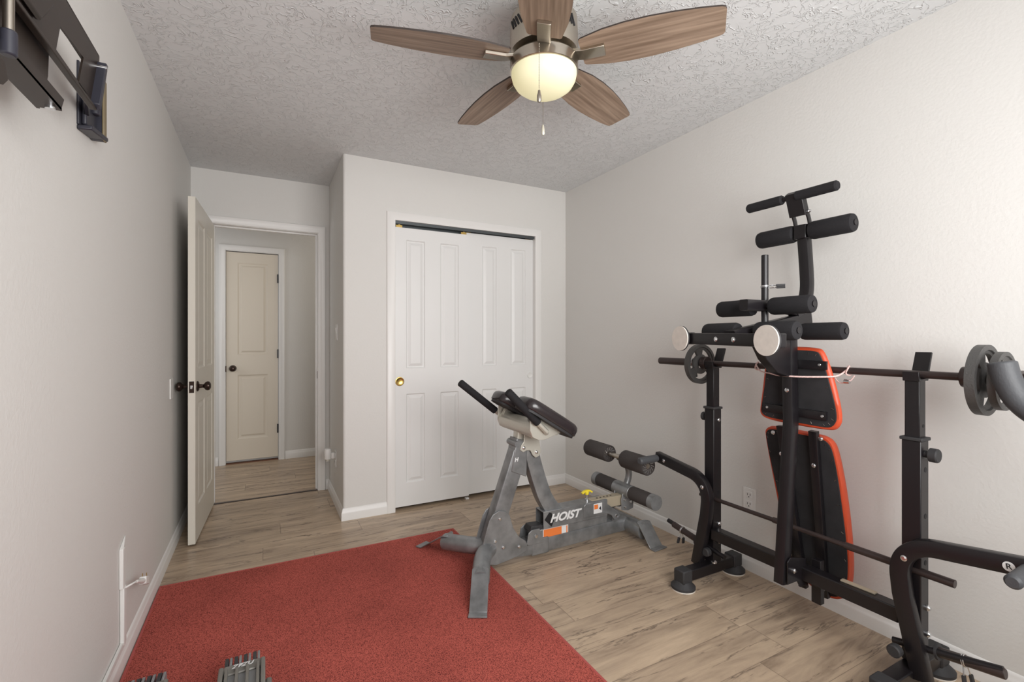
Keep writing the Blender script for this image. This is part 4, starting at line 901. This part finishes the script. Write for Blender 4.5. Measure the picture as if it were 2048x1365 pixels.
# ------------------------------------------------------------------ adjustable dumbbells on the rug
def dumbbell(x, y, label):
    o = thing('adjustable_dumbbell', label, 'dumbbell', (x, y, 0.007), 'adjustable dumbbells')
    for k in range(8):
        xx = x-0.052+k*0.0135
        for a in (1, -1):
            MB().prism([(xx, y+a*0.060, 0.010), (xx, y+a*0.124, 0.010), (xx, y+a*0.132, 0.120), (xx, y+a*0.128, 0.136), (xx, y+a*0.118, 0.142), (xx, y+a*0.060, 0.142)], (0.0075 if k % 2 else 0.011, 0, 0)).build('end_plate', 'dbgrey' if k % 2 else 'dbdark', o, bevel=0.002)
    cg = MB().prism([(x-0.066, y-0.10, 0.008), (x-0.066, y+0.066, 0.008), (x-0.062, y+0.066, 0.130), (x-0.062, y-0.10, 0.130)], (0.010, 0, 0)).prism([(x+0.056, y-0.10, 0.008), (x+0.056, y+0.066, 0.008), (x+0.052, y+0.066, 0.130), (x+0.052, y-0.10, 0.130)], (0.010, 0, 0))
    top = [(x-0.064, y+0.050, 0.140), (x-0.050, y+0.068, 0.146), (x+0.050, y+0.068, 0.146), (x+0.064, y+0.050, 0.140), (x+0.064, y+0.044, 0.14), (x+0.050, y+0.030, 0.140), (x-0.050, y+0.030, 0.140), (x-0.064, y+0.044, 0.140)]
    cg.prism([(a, b, c-0.02) for a, b, c in top], (0, 0, 0.022))
    cg.box(x-0.066, x-0.052, y-0.11, y+0.052, 0.12, 0.158).box(x+0.052, x+0.066, y-0.11, y+0.052, 0.12, 0.158)
    cg.build('cage', 'dbcage', o, bevel=0.004)
    for k in range(4):
        xx = x-0.044+k*0.0295
        MB().box(xx-0.0045, xx+0.0045, y-0.11, y+0.034, 0.130, 0.158).build('rib', 'dbcage', o, bevel=0.0015)
    MB().box(x-0.050, x+0.052, y-0.11, y+0.030, 0.10, 0.136).build('weight_stack', 'dbgrey', o, bevel=0.002)
    MB().box(x+0.066, x+0.085, y-0.11, y+0.020, 0.01, 0.105).build('side_shroud', 'dbcage', o, bevel=0.006)
    text_mesh('ZFZU', 0.024, 0.0006, 'sticker', 'lettering', o, frame_mtx((x, y+0.050, 0.1492), (1, 0, 0), (0, 1, 0)), bold=0.0006, shear=0.3)
    return o
dumbbell(-0.062, 1.715, 'grey adjustable dumbbell on the red rug, further from the left wall')
dumbbell(-0.328, 1.738, 'adjustable dumbbell at the rug edge beside the left wall')
# crumbs of debris on the rug
tag(MB().prism([(-0.372, 1.985, 0.007), (-0.350, 2.004, 0.007), (-0.318, 2.010, 0.007), (-0.345, 1.997, 0.007)], (0, 0, 0.002)).build('wood_sliver', 'tan', smooth=False), 'small pale sliver lying on the red rug near the left wall', 'debris')
